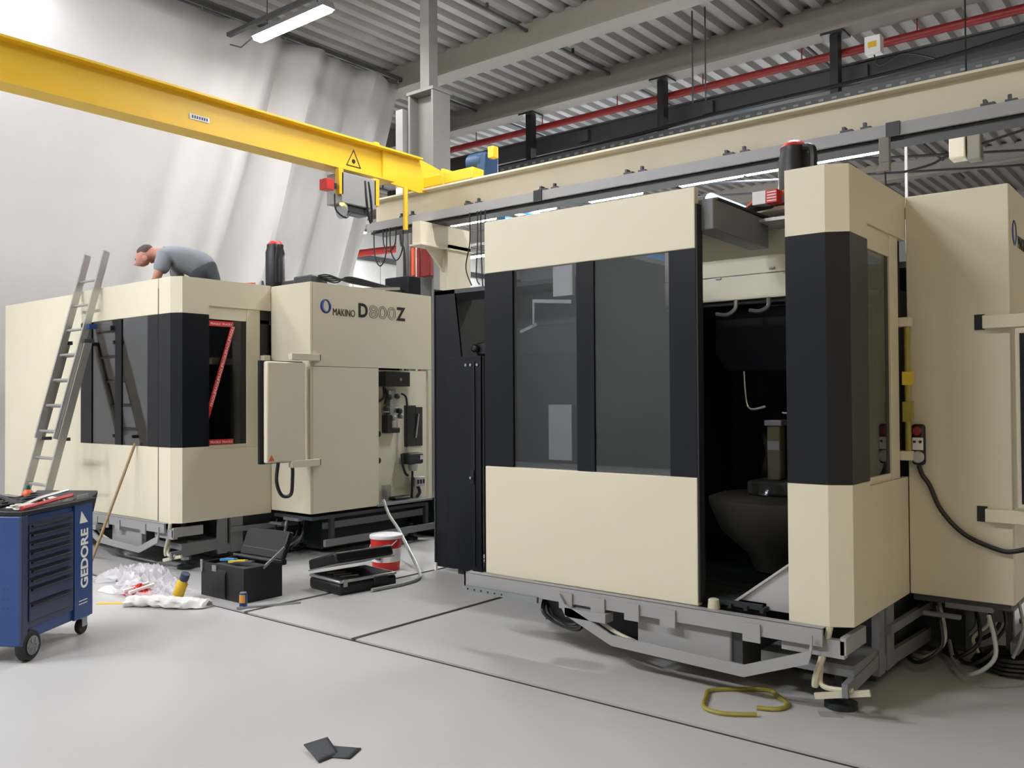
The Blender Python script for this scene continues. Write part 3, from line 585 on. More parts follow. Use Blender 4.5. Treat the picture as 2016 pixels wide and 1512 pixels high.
MB().box(-.72, -.5, 1.3, 1.5, 1.3, 1.84).build('spindle_nose', 'black_in', mR, .02)
tb = empty('rotary_table', (-.72, 1.12, 0)); tb.parent = mR
MB().lathe((0, 0, .5), [(.16, .0), (.2, .1), (.38, .26), (.46, .44), (.46, .48), (.4, .5), (.1, .5)], 40).build('bowl', 'cast_mid', tb)
MB().box(-.16, .16, -.16, .16, 1.0, 1.1).build('pallet_block', 'cast_mid', tb, .02)
MB().box(-.06, .03, -.05, .04, 1.1, 1.46).build('fixture_post', 'post_beige', tb, .008, 'beige post with a paper label'); MB().box(-.055, .025, -.053, -.05, 1.3, 1.36).build('paper_label', 'paper', tb)
MB().box(-.075, .045, -.06, .05, 1.46, 1.5).build('post_cap', 'sheet', tb, .006)
n = 14; mb = MB()
for j in range(5):
    for i in range(n):
        pass
vs, fs = [], []
for j in range(6):
    for i in range(n):
        t = 2 * math.pi * i / n; r = .2 + .03 * random.uniform(-1, 1) - .012 * j; vs.append((r * math.cos(t), r * math.sin(t), 1.02 + .09 * j + .015 * random.uniform(-1, 1)))
for j in range(5):
    for i in range(n): fs.append((j * n + i, j * n + (i + 1) % n, (j + 1) * n + (i + 1) % n, (j + 1) * n + i))
mb.add(vs, fs).build('plastic_wrap', 'plastic_film', tb, label='crumpled clear plastic film')
gr = empty('floor_grate', (0, 0, 0)); gr.parent = mR
for k in range(9): MB().box(-1.5, -.4, .08 + k * .06, .1 + k * .06, .47, .5).build('slat', 'cast_dark', gr)
for k in range(12): MB().box(-1.45 + k * .095, -1.43 + k * .095, .06, .6, .46, .485).build('cross_slat', 'cast_dark', gr)
MB().prism([(-.6, .465), (-.25, .465), (-.25, .735)], 1, .14, .16).prism([(-.6, .465), (-.25, .735), (-.25, .75), (-.61, .475)], 1, .12, .6).build('chute_sheet', 'sheet', mR)
MB().lathe((-.66, .02, .46), [(.035, 0), (.03, .05), (.02, .055)], 12).build('plug', 'hose', mR)
cable('inner_hose', [(-.95, .98, 2.31), (-.95, .97, 2.25), (-1.0, .95, 2.21), (-1.08, .95, 2.22)], .014, 'zinc', mR)
cable('inner_hose', [(-.72, .98, 2.31), (-.72, .97, 2.25), (-.77, .95, 2.22), (-.84, .95, 2.23)], .014, 'zinc', mR)
MB().box(-.56, -.53, .96, 1.0, 2.23, 2.31).lathe((-.52, .97, 2.22), [(.015, 0), (.015, .05)], 8, 0).build('nozzle', 'steel', mR)
cable('inner_hose', [(-.95, 1.1, 1.83), (-.94, 1.09, 1.72), (-.92, 1.08, 1.6), (-.88, 1.08, 1.57), (-.8, 1.1, 1.59)], .009, 'steel', mR)
cable('inner_hose', [(-.62, .95, 1.55), (-.55, .94, 1.54), (-.48, .95, 1.525), (-.4, .97, 1.55)], .008, 'steel', mR)
# seen through the open door's panes
MB().box(-2.9, -2.66, 1.48, 1.5, 1.13, 1.6).build('white_panel', 'sheet', mR); MB().box(-2.83, -2.63, 1.46, 1.5, 2.52, 2.85).build('white_cover', 'paper', mR)
MB().bar((-3.06, 1.48, 2.5), (-2.62, 1.44, 2.46), .02, .03).bar((-3.05, 1.48, 2.5), (-3.05, 1.48, 2.28), .02, .02).bar((-3.2, 1.48, 2.24), (-3.02, 1.48, 2.3), .02, .02).build('bracket_arm', 'alu', mR)
# roof clutter of the right machine
bxw = empty('carton', (-2.26, 5.42, 2.885)); tag(bxw, 'small white and red carton on top of the open machine', 'box')
MB().box(-.09, .0, -.045, .045, 0, .085).build('white_half', 'paper', bxw, .003); MB().box(.0, .075, -.045, .045, 0, .085).build('red_half', 'red', bxw, .003)
for k in range(4): MB().box(.01, .07, -.047, -.045, .012 + k * .018, .018 + k * .018).build('print_line', 'white', bxw)
cable('roof_cable', [(-.82, .78, 2.84), (-.74, .84, 2.93), (-.62, .9, 2.97), (-.4, .98, 3.0)], .01, 'orange', mR)
for k in range(4): cable('roof_cable', [(-.85, .75 + .02 * k, 2.83), (-.75, .82, 2.86 + .01 * k), (-.6, .95, 2.9), (-.4, 1.1, 2.92)], .012, 'cable' if k % 2 else 'cast_dark', mR)
MB().box(-.5, -.1, .98, 1.3, 2.9, 3.0).build('drive_case', 'cast_dark', mR, .01); MB().box(-.62, -.45, 1.2, 1.5, 2.88, 3.13).build('drive_block', 'black', mR, .02); MB().box(-.42, -.1, .9, .94, 2.98, 3.03).build('grey_bar', 'grey_paint', mR)
MB().lathe((-.3, .9, 2.89), [(.018, 0), (.01, .03), (.012, .08), (.018, .1)], 10).build('fitting', 'zinc', mR)
# pendant arms of the right machine
pr_ = empty('control_pendant', (0, 1.09, 0)); pr_.parent = mR; pr_['label'] = 'control pendant at the picture edge'
for z in (2.035, .925):
    MB().box(.48, .495, -.002, .05, z, z + .09).box(.48, .535, -.003, -.001, z, z + .09).build('hinge_slot', 'black', pr_); MB().box(.53, 1.0, -.05, .02, z + .004, z + .08).build('hinge_arm', 'cream', pr_, .004)
MB().box(.70, 1.3, -.09, -.02, 1.02, 2.03).build('case', 'cream', pr_, .01); MB().box(.725, 1.28, -.1, -.09, 1.05, 2.0).build('screen_bezel', 'navy', pr_)
lg2 = empty('maker_lettering', (.666, 0, 0)); lg2.parent = mR
logo_ring(lg2, 1.26, 2.605); text('maker_name', 'MAKINO', .108, (.001, 1.36, 2.53), FACE_X, 'ink', lg2, sx=.74); text('model_letter', 'D', .205, (.001, 1.72, 2.54), FACE_X, 'ink', lg2, bold=.006)
# hand remote with cable
rm = empty('hand_remote', (-1.44, 5.66, 1.24)); tag(rm, 'hand held remote with red button hanging on the right machine by a black cable', 'remote control')
MB().box(-.035, .04, -.02, .025, 0, .245).build('case', 'black', rm, .018); MB().box(-.03, .033, -.024, -.018, .09, .165).build('key_plate', 'paper', rm, .003)
for xx in (-.015, .018): MB().lathe((xx, -.024, .14), [(.008, 0), (.008, -.008)], 10, 1).build('switch', 'black', rm)
MB().lathe((.002, -.02, .05), [(.036, 0), (.036, -.012), (.03, -.018)], 24, 1).build('dial', 'sheet', rm); MB().lathe((.0, -.018, .205), [(.024, 0), (.028, -.02), (.02, -.03)], 18, 1).build('stop_button', 'red_dk', rm)
cable('cable', [(.0, 0, .0), (.02, 0, -.06), (.06, 0, -.12), (.12, 0, -.26), (.24, 0, -.39), (.4, 0, -.46), (.5, -.01, -.465), (.62, -.02, -.4), (.75, -.02, -.2)], .014, 'cable', rm)

# ================================================================== DARK CABINET BETWEEN THE MACHINES
dc = empty('magazine_cabinet', (-5.98, 6.2, 0)); tag(dc, 'tall dark blue steel cabinet standing between the two machines', 'cabinet')
MB().box(0, .012, -.01, 1.4, .05, 2.72).build('side_sheet', 'grey_dark', dc)
MB().box(.012, .27, .0, .02, .04, 2.7).prism([(.27, 1.9), (.36, 2.0), (.27, 2.65)], 1, 0, .02).build('front_post', 'navy', dc)
MB().box(.2, .62, -.03, .0, .05, 2.05).build('door', 'navy', dc, .004); MB().box(.535, .55, -.04, -.03, .1, 2.0).build('door_edge', 'black', dc)
MB().box(.62, 1.9, .01, .03, .05, 2.05).build('inner_door', 'black', dc, .004); MB().box(.7, .712, .0, .01, 1.45, 1.6).build('handle', 'zinc', dc)
l_ = MB().box(.5, .545, -.05, -.03, .86, .99).build('latch', 'black', dc, .004); MB().lathe((.52, -.05, .92), [(.012, 0), (.012, -.02)], 10, 1).build('latch_pin', 'steel', l_)
MB().box(.27, 2.2, .5, .52, 2.05, 2.66).build('upper_panel', 'grey_dark', dc); MB().box(.27, 2.2, .495, .5, 2.34, 2.35).build('panel_seam', 'black', dc)
MB().box(0, 2.2, .0, .55, 2.66, 2.70).build('top_frame', 'grey_dark', dc)
MB().box(.45, .75, .1, .3, 2.06, 2.19).lathe((.46, .1, 2.13), [(.04, 0), (.04, -.05)], 12, 1).build('motor', 'black', dc, .02)
for xx in (.44, .5, .58): MB().lathe((xx, -.04, 1.97), [(.014, 0), (.014, .012)], 10, 1).build('bolt', 'zinc', dc)
MB().box(.01, .03, -.02, .0, 0, .075).build('floor_bracket', 'white', dc); MB().box(.3, .45, .0, .4, 0, .05).box(1.2, 1.4, .0, .4, 0, .05).build('plinth', 'black', dc)

tk = empty('gap_filler', (-7.1, 8.1, 0)); tag(tk, 'low dark green tank added to darken the floor gap behind the left machine', 'filler')  # added dark box that darkens the bright gap beside the cabinet
MB().box(-.8, .8, -.4, .4, .04, .44).build('body', 'cast_dark', tk, .01); MB().box(-.83, .83, -.43, .43, .44, .47).build('lid', 'cast_dark', tk); MB().box(-.7, .7, -.35, .35, 0, .04).build('plinth', 'black', tk)
cable('cable', [(-.2, -.42, .4), (0, -.46, .2), (.3, -.5, .03), (.7, -.55, .02)], .012, 'cable', tk); cable('cable', [(.1, -.42, .42), (.25, -.47, .15), (.6, -.6, .02)], .01, 'hose_clear', tk)

# ================================================================== TOOL CART
ct_ = empty('tool_cart', (-5.90, 2.38, 0), math.atan2(.831, -.557)); tag(ct_, 'blue workshop tool cart with drawers and white lettering, left foreground', 'tool cart')
W_, D_, ZC0, ZC1 = .82, .47, .13, .93
MB().box(.035, W_, .012, D_, ZC0, ZC1).build('body', 'blue', ct_, .012)
MB().box(.0, .035, .0, D_, ZC0 - .02, ZC1).build('end_wall', 'blue', ct_, .01); MB().box(.0, .06, -.012, .012, ZC0 - .02, ZC1).build('corner_strip', 'blue_dk', ct_, .006)
MB().box(.06, .57, .0, .014, ZC0 + .08, ZC1 - .04).build('drawer_frame', 'blue_dk', ct_)
zz = ZC1 - .06
for k in range(9):
    h = .058 if k < 7 else .1
    if k == 8: h = .12
    d = MB().box(.075, .535, -.014, .0, zz - h + .006, zz - .006).build('drawer', 'blue_dk', ct_, .004)
    MB().prism([(-.03, zz - .012), (-.014, zz - .006), (-.014, zz - .022), (-.026, zz - .02)], 0, .09, .52).build('grip', 'navy', d)
    zz -= h
MB().box(.58, .8, -.004, .012, ZC0, ZC1).build('print_panel', 'blue', ct_)
t_ = text('brand_lettering', 'GEDORE', .13, (.73, -.006, .38), (0, 0, 0), 'paper', ct_, .001, bold=.004)
t_.matrix_basis = Matrix.Translation((.735, -.006, .335)) @ Matrix(((0, -1, 0, 0), (0, 0, -1, 0), (1, 0, 0, 0), (0, 0, 0, 1))) @ Matrix.Diagonal((.82, .92, 1, 1))
MB().prism([(.635, .795), (.735, .795), (.655, .88)], 1, -.008, -.005).build('brand_triangle', 'paper', ct_)
for k in range(2): MB().box(.63, .73, -.0065, -.005, .25 - k * .022, .256 - k * .022).build('print_line', 'paper', ct_)
MB().box(.0, W_ + .01, -.015, D_ + .01, ZC1, ZC1 + .03).build('top_tray', 'black', ct_, .006)
MB().prism([(W_, ZC1 - .08), (W_ + .055, ZC1 + .05), (W_ + .055, ZC1 + .075), (W_ - .02, ZC1 + .03)], 1, .0, D_).build('push_handle', 'black', ct_, .006); MB().box(W_ - .16, W_ - .03, .02, .03, ZC1 + .03, ZC1 + .06).build('tray_lip', 'grey_paint', ct_)
for (xx, yy, r, nme) in ((.1, -.005, .098, 'wheel'), (.1, .43, .098, 'wheel')):
    wv = MB().lathe((xx, yy, r), [(r * .5, .05), (r * .92, .048), (r, .035), (r, .01), (r * .92, -.008), (r * .5, -.01)], 28, 1).build(nme, 'rubber', ct_)
    MB().lathe((xx, yy - .014, r), [(r * .62, .0), (r * .55, -.004), (r * .2, -.006)], 24, 1).build('hub', 'grey_mid', wv)
    for k in range(6):
        t = k * math.pi / 3; MB().bar((xx + .02 * math.cos(t), yy - .022, r + .02 * math.sin(t)), (xx + .05 * math.cos(t), yy - .02, r + .05 * math.sin(t)), .008, .006, (0, 1, 0)).build('spoke', 'zinc', wv)
for (xx, yy) in ((.745, .03), (.745, .42)):
    wv = MB().lathe((xx, yy, .055), [(.02, .0), (.05, .0), (.055, .008), (.055, .03), (.05, .038), (.02, .038)], 24, 1).build('caster', 'rubber', ct_)
    MB().box(xx - .03, xx + .03, yy - .01, yy - .004, .055, .135).box(xx - .05, xx + .06, yy - .01, yy + .05, .115, .135).build('fork', 'zinc', wv)
for k in range(12): MB().lathe((.0, .08 + .03 * (k % 4), .35 + .06 * (k // 4)), [(.004, 0), (.004, -.002)], 8, 0).build('wall_hole', 'blue_dk', ct_)
def cart_pt(x, y, z):
    c_, s_ = math.cos(ct_.rotation_euler.z), math.sin(ct_.rotation_euler.z); return (ct_.location.x + c_ * x - s_ * y, ct_.location.y + s_ * x + c_ * y, z)
ZT = ZC1 + .03
def on_cart(name, mb, material, x, y, label, cat, rz=0, group=None, bevel=0):
    o = mb.build(name, material, None, bevel); o.location = cart_pt(x, y, ZT); o.rotation_euler.z = ct_.rotation_euler.z + rz; tag(o, label, cat, group); return o
rb = empty('spray_bottle', cart_pt(.52, .3, ZT)); tag(rb, 'small red bottle with green cap on the tool cart', 'bottle')
MB().lathe((0, 0, 0), [(.03, 0), (.038, .015), (.04, .05), (.03, .075), (.015, .085)], 18).build('bottle', 'orange', rb); MB().lathe((0, 0, .085), [(.014, 0), (.016, .005), (.012, .03)], 14).build('cap', 'green', rb)
on_cart('pry_bar', MB().tube([(-.3, 0, .015), (.3, 0, .035)], .013, 8), 'red', .33, .03, 'red bar lying along the front edge of the tool cart', 'tool', .05)
on_cart('steel_bar', MB().tube([(-.35, 0, .02), (.0, .02, .045), (.33, 0, .06)], .012, 8), 'alu', .4, .1, 'grey steel tube lying on the tool cart', 'tool', .12)
on_cart('rag', MB().lathe((0, 0, 0), [(.09, 0), (.075, .018), (.04, .028), (.01, .03)], 9), 'paper', .58, .2, 'crumpled white rag on the tool cart', 'rag')
for k in range(6):
    p0 = Vector((.18 + .05 * k, .16 + .03 * (k % 3), .014)); 
    on_cart('cable_loop', MB().tube(smooth_path([(-.14, .04, .014), (-.05, -.05, .03 + .006 * k), (.08, -.04, .03), (.16, .03, .02 + .008 * k), (.04, .09, .025), (-.1, .08, .016)]), .009, 7), 'cable', .2 + .05 * k, .2 + .03 * (k % 3),
            'dark cable loop on the tool cart, %s from the near end' % ['first', 'second', 'third', 'fourth', 'fifth', 'sixth'][k], 'cable', .4 * k, 'cables on the cart')
for k in range(14):
    on_cart('chain_link', MB().tube([(.02 * math.cos(t * math.pi / 4), .012 * math.sin(t * math.pi / 4), .008 + .01 * (k % 3)) for t in range(9)], .005, 6), 'white', .05 + .023 * (k % 7), .05 + .05 * (k // 7) + random.uniform(-.01, .01),
            'white link of the small heap at the near end of the cart', 'chain link', random.uniform(0, 3), 'white links on the cart')
for k in range(3):
    on_cart('wrench', MB().box(-.06, .06, -.008, .008, 0, .006).lathe((.065, 0, 0), [(.015, 0), (.015, .008)], 8), 'steel', .58 + .05 * k, .05 + .03 * k, 'steel wrench near the handle of the tool cart, %s' % ['frontmost', 'middle one', 'rearmost'][k], 'wrench', .3 * k, 'wrenches on the cart')

# ================================================================== LADDER
ld = empty('ladder', (-9.61, 3.85, 0)); tag(ld, 'aluminium extension ladder leaning against the left machine', 'ladder')
sl = .261
def LP(x, z, off=0): return (x, sl * z - off * .968, z + off * .25)
for x in (-.25, .25):
    MB().bar(LP(x, .02), LP(x, 2.3), .028, .075, (0, 1, 0)).build('lower_rail', 'alu', ld)
    MB().bar(LP(x * .86, 1.25, .045), LP(x * .86, 3.26, .045), .028, .07, (0, 1, 0)).build('upper_rail', 'alu', ld)
    MB().bar(LP(x, -.0), LP(x, .08), .05, .1, (0, 1, 0)).build('foot', 'rubber', ld)
    MB().box(x - .02, x + .02, sl * 2.28 - .05, sl * 2.28 + .06, 2.27, 2.31).build('guide', 'grey_dark', ld, .004); MB().box(x * .86 - .022, x * .86 + .022, sl * 1.27 - .0, sl * 1.27 + .09, 1.24, 1.275).build('guide', 'grey_dark', ld, .004)
for k in range(8): MB().tube([LP(-.25, .25 + .27 * k), LP(.25, .25 + .27 * k)], .016, 10).build('lower_rung', 'alu', ld)
for k in range(7): MB().tube([LP(-.21, 1.33 + .27 * k, .045), LP(.21, 1.33 + .27 * k, .045)], .015, 10).build('upper_rung', 'alu', ld)
MB().box(.225, .285, sl * 2.45 - .05, sl * 2.45 + .04, 2.42, 2.47).build('blue_tape', 'blue', ld)
tag(MB().tube([(-8.44, 4.0, .014), (-8.64, 4.583, 1.22)], .014, 10).build('broom_stick', 'wood'), 'thin wooden stick leaning against the left machine door', 'stick')

# ================================================================== THINGS ON THE FLOOR
tb_ = empty('tool_box', (-6.52, 4.4, 0), .02); tag(tb_, 'open black tool box with raised lid on the floor before the left machine', 'tool box')
MB().box(-.3, .3, -.19, -.17, .0, .28).box(-.3, .3, .17, .19, 0, .28).box(-.3, -.28, -.17, .17, 0, .28).box(.28, .3, -.17, .17, 0, .28).box(-.28, .28, -.17, .17, 0, .02).build('tub', 'black', tb_)
MB().prism([(-.19, .0), (-.205, .03), (-.205, .2), (-.19, .24)], 0, -.12, .06).build('front_rib', 'black', tb_)
MB().bar((0, .21, .29), (0, .3, .52), .58, .05, (0, 1, 0)).box(-.29, .29, .19, .25, .25, .3).build('lid', 'black', tb_, .01)
for z, y in ((.3, .12), (.36, .22)): MB().tube([(-.28, y, z), (.29, y, z)], .012, 8).build('tray_rail', 'grey_dark', tb_)
MB().bar((.295, .0, .26), (.295, .22, .4), .015, .02).build('hinge_arm', 'zinc', tb_); MB().box(-.3, -.27, -.2, -.19, .2, .3).build('latch', 'zinc', tb_); MB().box(-.13, -.07, -.2, -.19, .22, .27).build('latch', 'zinc', tb_)
for k, (x, m_, lab) in enumerate(((-.12, 'blue_pipe', 'blue pliers in the open black tool box'), (.02, 'yellow_dk', 'yellow handled cutter in the open black tool box'), (.1, 'steel', 'steel spanner in the open black tool box'))):
    o = MB().bar((-.09, 0, .0), (.09, .02, .02), .03, .018).bar((-.09, .05, .0), (.09, .03, .02), .025, .016).build('hand_tool', m_); o.location = (-6.52 + x, 4.34, .285); o.rotation_euler.z = .15 * k; tag(o, lab, 'tool', 'tools in the tool box')
MB().box(-.2, .24, -.12, .1, .02, .265).build('tool_tray', 'grey_dark', tb_)
cn = empty('drink_can', (-6.14, 4.16, 0)); tag(cn, 'small blue and orange drink can standing before the tool box', 'can')
MB().lathe((0, 0, 0), [(.026, 0), (.032, .008), (.032, .1), (.028, .112)], 20).build('body', 'blue', cn); MB().lathe((0, 0, .112), [(.027, 0), (.026, .004)], 18).build('lid', 'alu', cn)
mb = MB(); vs = []
for i in range(9):
    t = -1.9 + i * .22; vs += [(.0325 * math.cos(t), .0325 * math.sin(t), .035), (.0325 * math.cos(t), .0325 * math.sin(t), .1)]
mb.add(vs, [(2 * i, 2 * i + 2, 2 * i + 3, 2 * i + 1) for i in range(8)], True).build('label_print', 'amber', cn)
o = MB().bar((0, 0, .006), (.33, .3, .006), .03, .012).bar((.0, 0, .008), (-.02, -.04, .008), .05, .016).build('screwdriver', 'zinc'); o.location = (-6.08, 4.12, 0); o.rotation_euler.z = .35; tag(o, 'long grey tool lying on the floor beside the drink can', 'tool')
fc = empty('flat_case', (-6.02, 5.2, 0), -.12); tag(fc, 'flat black tool case lying open with its lid ajar', 'tool case')
MB().box(-.24, .24, -.3, .3, 0, .1).build('tray', 'black', fc, .025); MB().box(-.24, .24, -.3, .3, .1, .125).build('rim', 'alu', fc, .01); MB().box(-.21, .21, -.27, .27, .122, .128).build('liner', 'black_in', fc)
MB().prism([(-.24, .15), (.2, .27), (.17, .36), (-.26, .24)], 1, -.3, .3).build('lid', 'black', fc, .02); MB().bar((.2, -.3, .262), (.2, .3, .262), .012, .012).bar((-.24, -.3, .15), (.2, -.3, .262), .01, .012).build('lid_rim', 'alu', fc)
MB().box(.225, .25, .05, .2, .04, .11).build('handle', 'black', fc, .006); MB().box(.235, .245, -.26, -.22, .07, .13).build('latch', 'steel', fc)
for k in range(3): MB().bar((-.1 + .1 * k, -.2, .134), (-.05 + .1 * k, -.05, .134), .012, .01).build('bit', 'steel', fc)
bk = empty('bucket', (-6.37, 5.92, 0)); tag(bk, 'red and white plastic bucket standing behind the flat case', 'bucket')
MB().lathe((0, 0, 0), [(.125, 0), (.13, .01), (.138, .09)], 32).build('base_band', 'red', bk); MB().lathe((0, 0, .09), [(.139, 0), (.146, .13)], 32).build('white_band', 'paper', bk)
MB().lathe((0, 0, .22), [(.147, 0), (.152, .09)], 32).build('top_band', 'red', bk); MB().lathe((0, 0, .31), [(.158, 0), (.162, .012), (.158, .03), (.15, .035), (.14, .02)], 32).build('rim', 'paper', bk)
MB().box(.02, .08, -.158, -.143, .12, .2).build('print_mark', 'blue_dk', bk); cable('bail', [(.155, 0, .3), (.12, -.11, .22), (.03, -.165, .2), (-.06, -.16, .22), (-.155, 0, .3)], .005, 'paper', bk)
tag(MB().tube(smooth_path([(-7.2, 6.655, .55), (-7.05, 6.6, .4), (-6.8, 6.5, .28), (-6.3, 6.2, .1), (-5.98, 5.98, .022), (-5.76, 5.75, .018), (-5.70, 5.5, .018), (-5.71, 5.3, .018), (-5.72, 5.15, .018)]), .016, 8).build('drain_tube', 'hose_clear'),
    'clear grey tube running from the left machine down across the floor', 'hose')
# plastic bag and its contents
def crumple(name, cx, cy, rx, ry, h, material, seed, n=30, m=7, parent=None):
    R_ = random.Random(seed); vs, fs = [(cx, cy, h)], []; amp = [R_.uniform(.75, 1.2) for _ in range(n)]
    for j in range(1, m + 1):
        q = j / m
        for i in range(n):
            t = 2 * math.pi * i / n; rr_ = q * amp[i] * (1 + .12 * math.sin(5 * t + seed) * q)
            zz = h * (1 - q) ** .6 * (.55 + .45 * R_.random()) + .012 * R_.random() + (.0 if j == m else .004)
            vs.append((cx + rx * rr_ * math.cos(t), cy + ry * rr_ * math.sin(t), max(.003, zz if j < m else .003)))
    for i in range(n): fs.append((0, 1 + i, 1 + (i + 1) % n))
    for j in range(m - 1):
        for i in range(n): a = 1 + j * n; fs.append((a + i, a + n + i, a + n + (i + 1) % n, a + (i + 1) % n))
    return MB().add(vs, fs, False).build(name, material, parent)
m = MATS['plastic_film']
mat('bag', (224, 222, 226), .25, var=.08, scale=9); b_ = MATS['bag'].node_tree.nodes['Principled BSDF']; b_.inputs['Alpha'].default_value = .42
from mathutils import noise as mn
bg = empty('plastic_bag', (-7.27, 4.1, 0)); tag(bg, 'crumpled clear plastic sheet lying on the floor right of the tool cart', 'plastic bag')
def film(name, cx, cy, lx, ly, h, seed, material='bag', parent=bg):
    nx, ny_ = 46, 26; vs, fs = [], []
    for j in range(ny_ + 1):
        for i in range(nx + 1):
            u, v = i / nx * 2 - 1, j / ny_ * 2 - 1
            q = Vector((u * 2.6, v * 2.2, seed)); e = max(0, 1 - (u * u * .8 + v * v * .8)) ** .6
            rid = (1 - abs(mn.noise(q * 1.3))) ** 3 * .6 + (1 - abs(mn.noise(q * 3.1))) ** 3 * .4
            wob = mn.noise(q * .9 + Vector((5, 3, 1))) * .22
            vs.append((cx + lx * (u * (1 + .25 * mn.noise(Vector((v * 2, seed, 0)))) + .1 * wob), cy + ly * (v * (1 + .3 * mn.noise(Vector((u * 2, seed + 9, 0)))) + wob), .004 + h * e * rid))
    for j in range(ny_):
        for i in range(nx): k = j * (nx + 1) + i; fs.append((k, k + 1, k + nx + 2, k + nx + 1))
    return MB().add(vs, fs, False).build(name, material, parent)
film('sheet_fold', -.42, .05, .5, .24, .2, 3.3); film('sheet_fold', .06, -.12, .34, .24, .1, 8.1)
mb = MB(); path = smooth_path([(-.33, -.08, .05), (-.15, -.02, .06), (.05, .02, .055), (.2, .06, .05), (.33, .14, .04)], 8); vs, fs = [], []
for i, p_ in enumerate(path):
    for k in range(14):
        t = 2 * math.pi * k / 14; r = .044 * (1 + .6 * mn.noise(Vector((i * .35, math.cos(t) * 1.2, math.sin(t) * 1.2)))) * (.5 if i in (0, len(path) - 1) else 1)
        vs.append((p_.x + .1 * r, p_.y + r * math.cos(t) * 1.4, max(.002, p_.z * .75 + r * math.sin(t))))
for i in range(len(path) - 1):
    for k in range(14): fs.append((i * 14 + k, i * 14 + (k + 1) % 14, (i + 1) * 14 + (k + 1) % 14, (i + 1) * 14 + k))
o = mb.add(vs, fs, True).build('white_rag', 'white'); o.location = (-6.62, 3.76, 0); o.rotation_euler.z = .25; tag(o, 'white cloth roll lying in front of the plastic sheet', 'cloth')
o = crumple('red_bundle', -7.2, 3.86, .16, .1, .1, 'red', 21); tag(o, 'small red and white bundle on the plastic sheet', 'bundle')
for nme, off, mt in (('stripe', .05, 'white'), ('stripe', -.04, 'white')): MB().bar((-7.2 + off, 3.74, .05), (-7.17 + off, 3.95, .09), .03, .02).build(nme, mt, o)
sb = empty('grease_bottle', (-6.78, 3.96, .02)); tag(sb, 'yellow bottle with dark blue cap lying against the plastic sheet', 'bottle'); sb.rotation_euler = (0, .45, .2)
MB().lathe((0, 0, 0), [(.04, 0), (.045, .01), (.045, .14), (.03, .17)], 18).build('bottle', 'yellow', sb); MB().lathe((0, 0, .17), [(.035, 0), (.037, .01), (.037, .06), (.03, .065)], 18).build('cap', 'blue_dk', sb)
o = crumple('paper_scrap', -7.56, 3.78, .13, .06, .05, 'paper', 30, 12, 3); tag(o, 'curled white paper scrap on the floor beside the tool cart', 'paper')
o = MB().box(-.11, .11, -.025, .025, 0, .004).build('yellow_strip', 'yellow'); o.location = (-7.1, 3.56, 0); o.rotation_euler.z = .7; tag(o, 'short yellow strip lying on the floor beside the tool cart', 'strip')
# dark pads in the foreground
def quad_pad(name, pts, z, material, label, th=.006, lift=()):
    P = [Vector((x, y, z)) for x, y in pts]
    for i, d in lift: P[i].z += d
    n = 6; vs, fs = [], []
    for j in range(n + 1):
        for i in range(n + 1):
            u, v = i / n, j / n; p = P[0].lerp(P[1], u).lerp(P[3].lerp(P[2], u), v); p.z += .004 * math.sin(u * 3.1) * math.sin(v * 3.1); vs.append(p)
    for j in range(n):
        for i in range(n): k = j * (n + 1) + i; fs.append((k, k + 1, k + n + 2, k + n + 1))
    o = MB().add(vs, fs).build(name, material); s_ = o.modifiers.new('s', 'SOLIDIFY'); s_.thickness = th; s_.offset = 1; return tag(o, label, 'sanding pad', 'dark pads')
quad_pad('sanding_pad', [(-3.345, 2.735), (-3.2, 2.81), (-3.152, 2.70), (-3.28, 2.63)], .001, 'pad', 'dark grey square pad on the floor, the lower right of two')
quad_pad('sanding_pad', [(-3.406, 2.636), (-3.37, 2.749), (-3.229, 2.70), (-3.228, 2.584)], .008, 'pad', 'dark grey folded pad on the floor, the upper left of two', lift=((1, .03), (0, .02)))
# strap loop, scrap and cable coil below the right machine
tag(MB().tube(smooth_path([(-1.951, 4.455, .012), (-1.86, 4.5, .012), (-1.842, 4.6, .012), (-1.93, 4.69, .012), (-2.03, 4.76, .012), (-2.26, 4.58, .012), (-2.24, 4.45, .012), (-2.17, 4.29, .012), (-2.05, 4.27, .012), (-1.91, 4.36, .012)]), .012, 7).build('strap_loop', 'film'),
    'loop of yellow strap with shade in its colour on the floor below the open machine', 'strap')  # strap colour is darkened for the shadow it lies in
o = MB().box(-.06, .06, -.045, .045, 0, .003).build('sheet_scrap', 'sheet'); o.location = (-1.62, 4.62, 0); o.rotation_euler.z = .5; tag(o, 'grey sheet scrap on the floor by the levelling foot', 'scrap')
cc = MB()
for k in range(4):
    cc.tube([(.24 * (1 - .06 * k) * math.cos(t * .3), .2 * (1 - .05 * k) * math.sin(t * .3), .02 + .022 * k + .004 * (t % 3)) for t in range(22)], .013, 6)
o = cc.build('cable_coil', 'cable'); o.location = (-1.0, 6.05, 0); tag(o, 'coil of black cable on the floor under the right machine', 'cable')
o = MB().tube(smooth_path([(-.85, 5.85, .012), (-.6, 5.8, .012), (-.3, 5.7, .012)]), .012, 7).build('extension_cable', 'yellow_dk'); tag(o, 'yellow extension cable on the floor at the right edge', 'cord')
for k in range(5):
    x_ = -1.15 + .09 * k; o = MB().tube(smooth_path([(x_, 5.95, .44), (x_ + .03, 5.9, .3), (x_ - .05 + .03 * k, 5.88, .2), (x_ - .02, 5.86, .12)]), .01, 6).build('hanging_lead', ['hose', 'cable', 'hose_clear', 'cable', 'steel'][k])
    tag(o, 'lead hanging below the right machine cabinet, %s from its corner' % ['first', 'second', 'third', 'fourth', 'fifth'][k], 'cable', 'leads below the right cabinet')
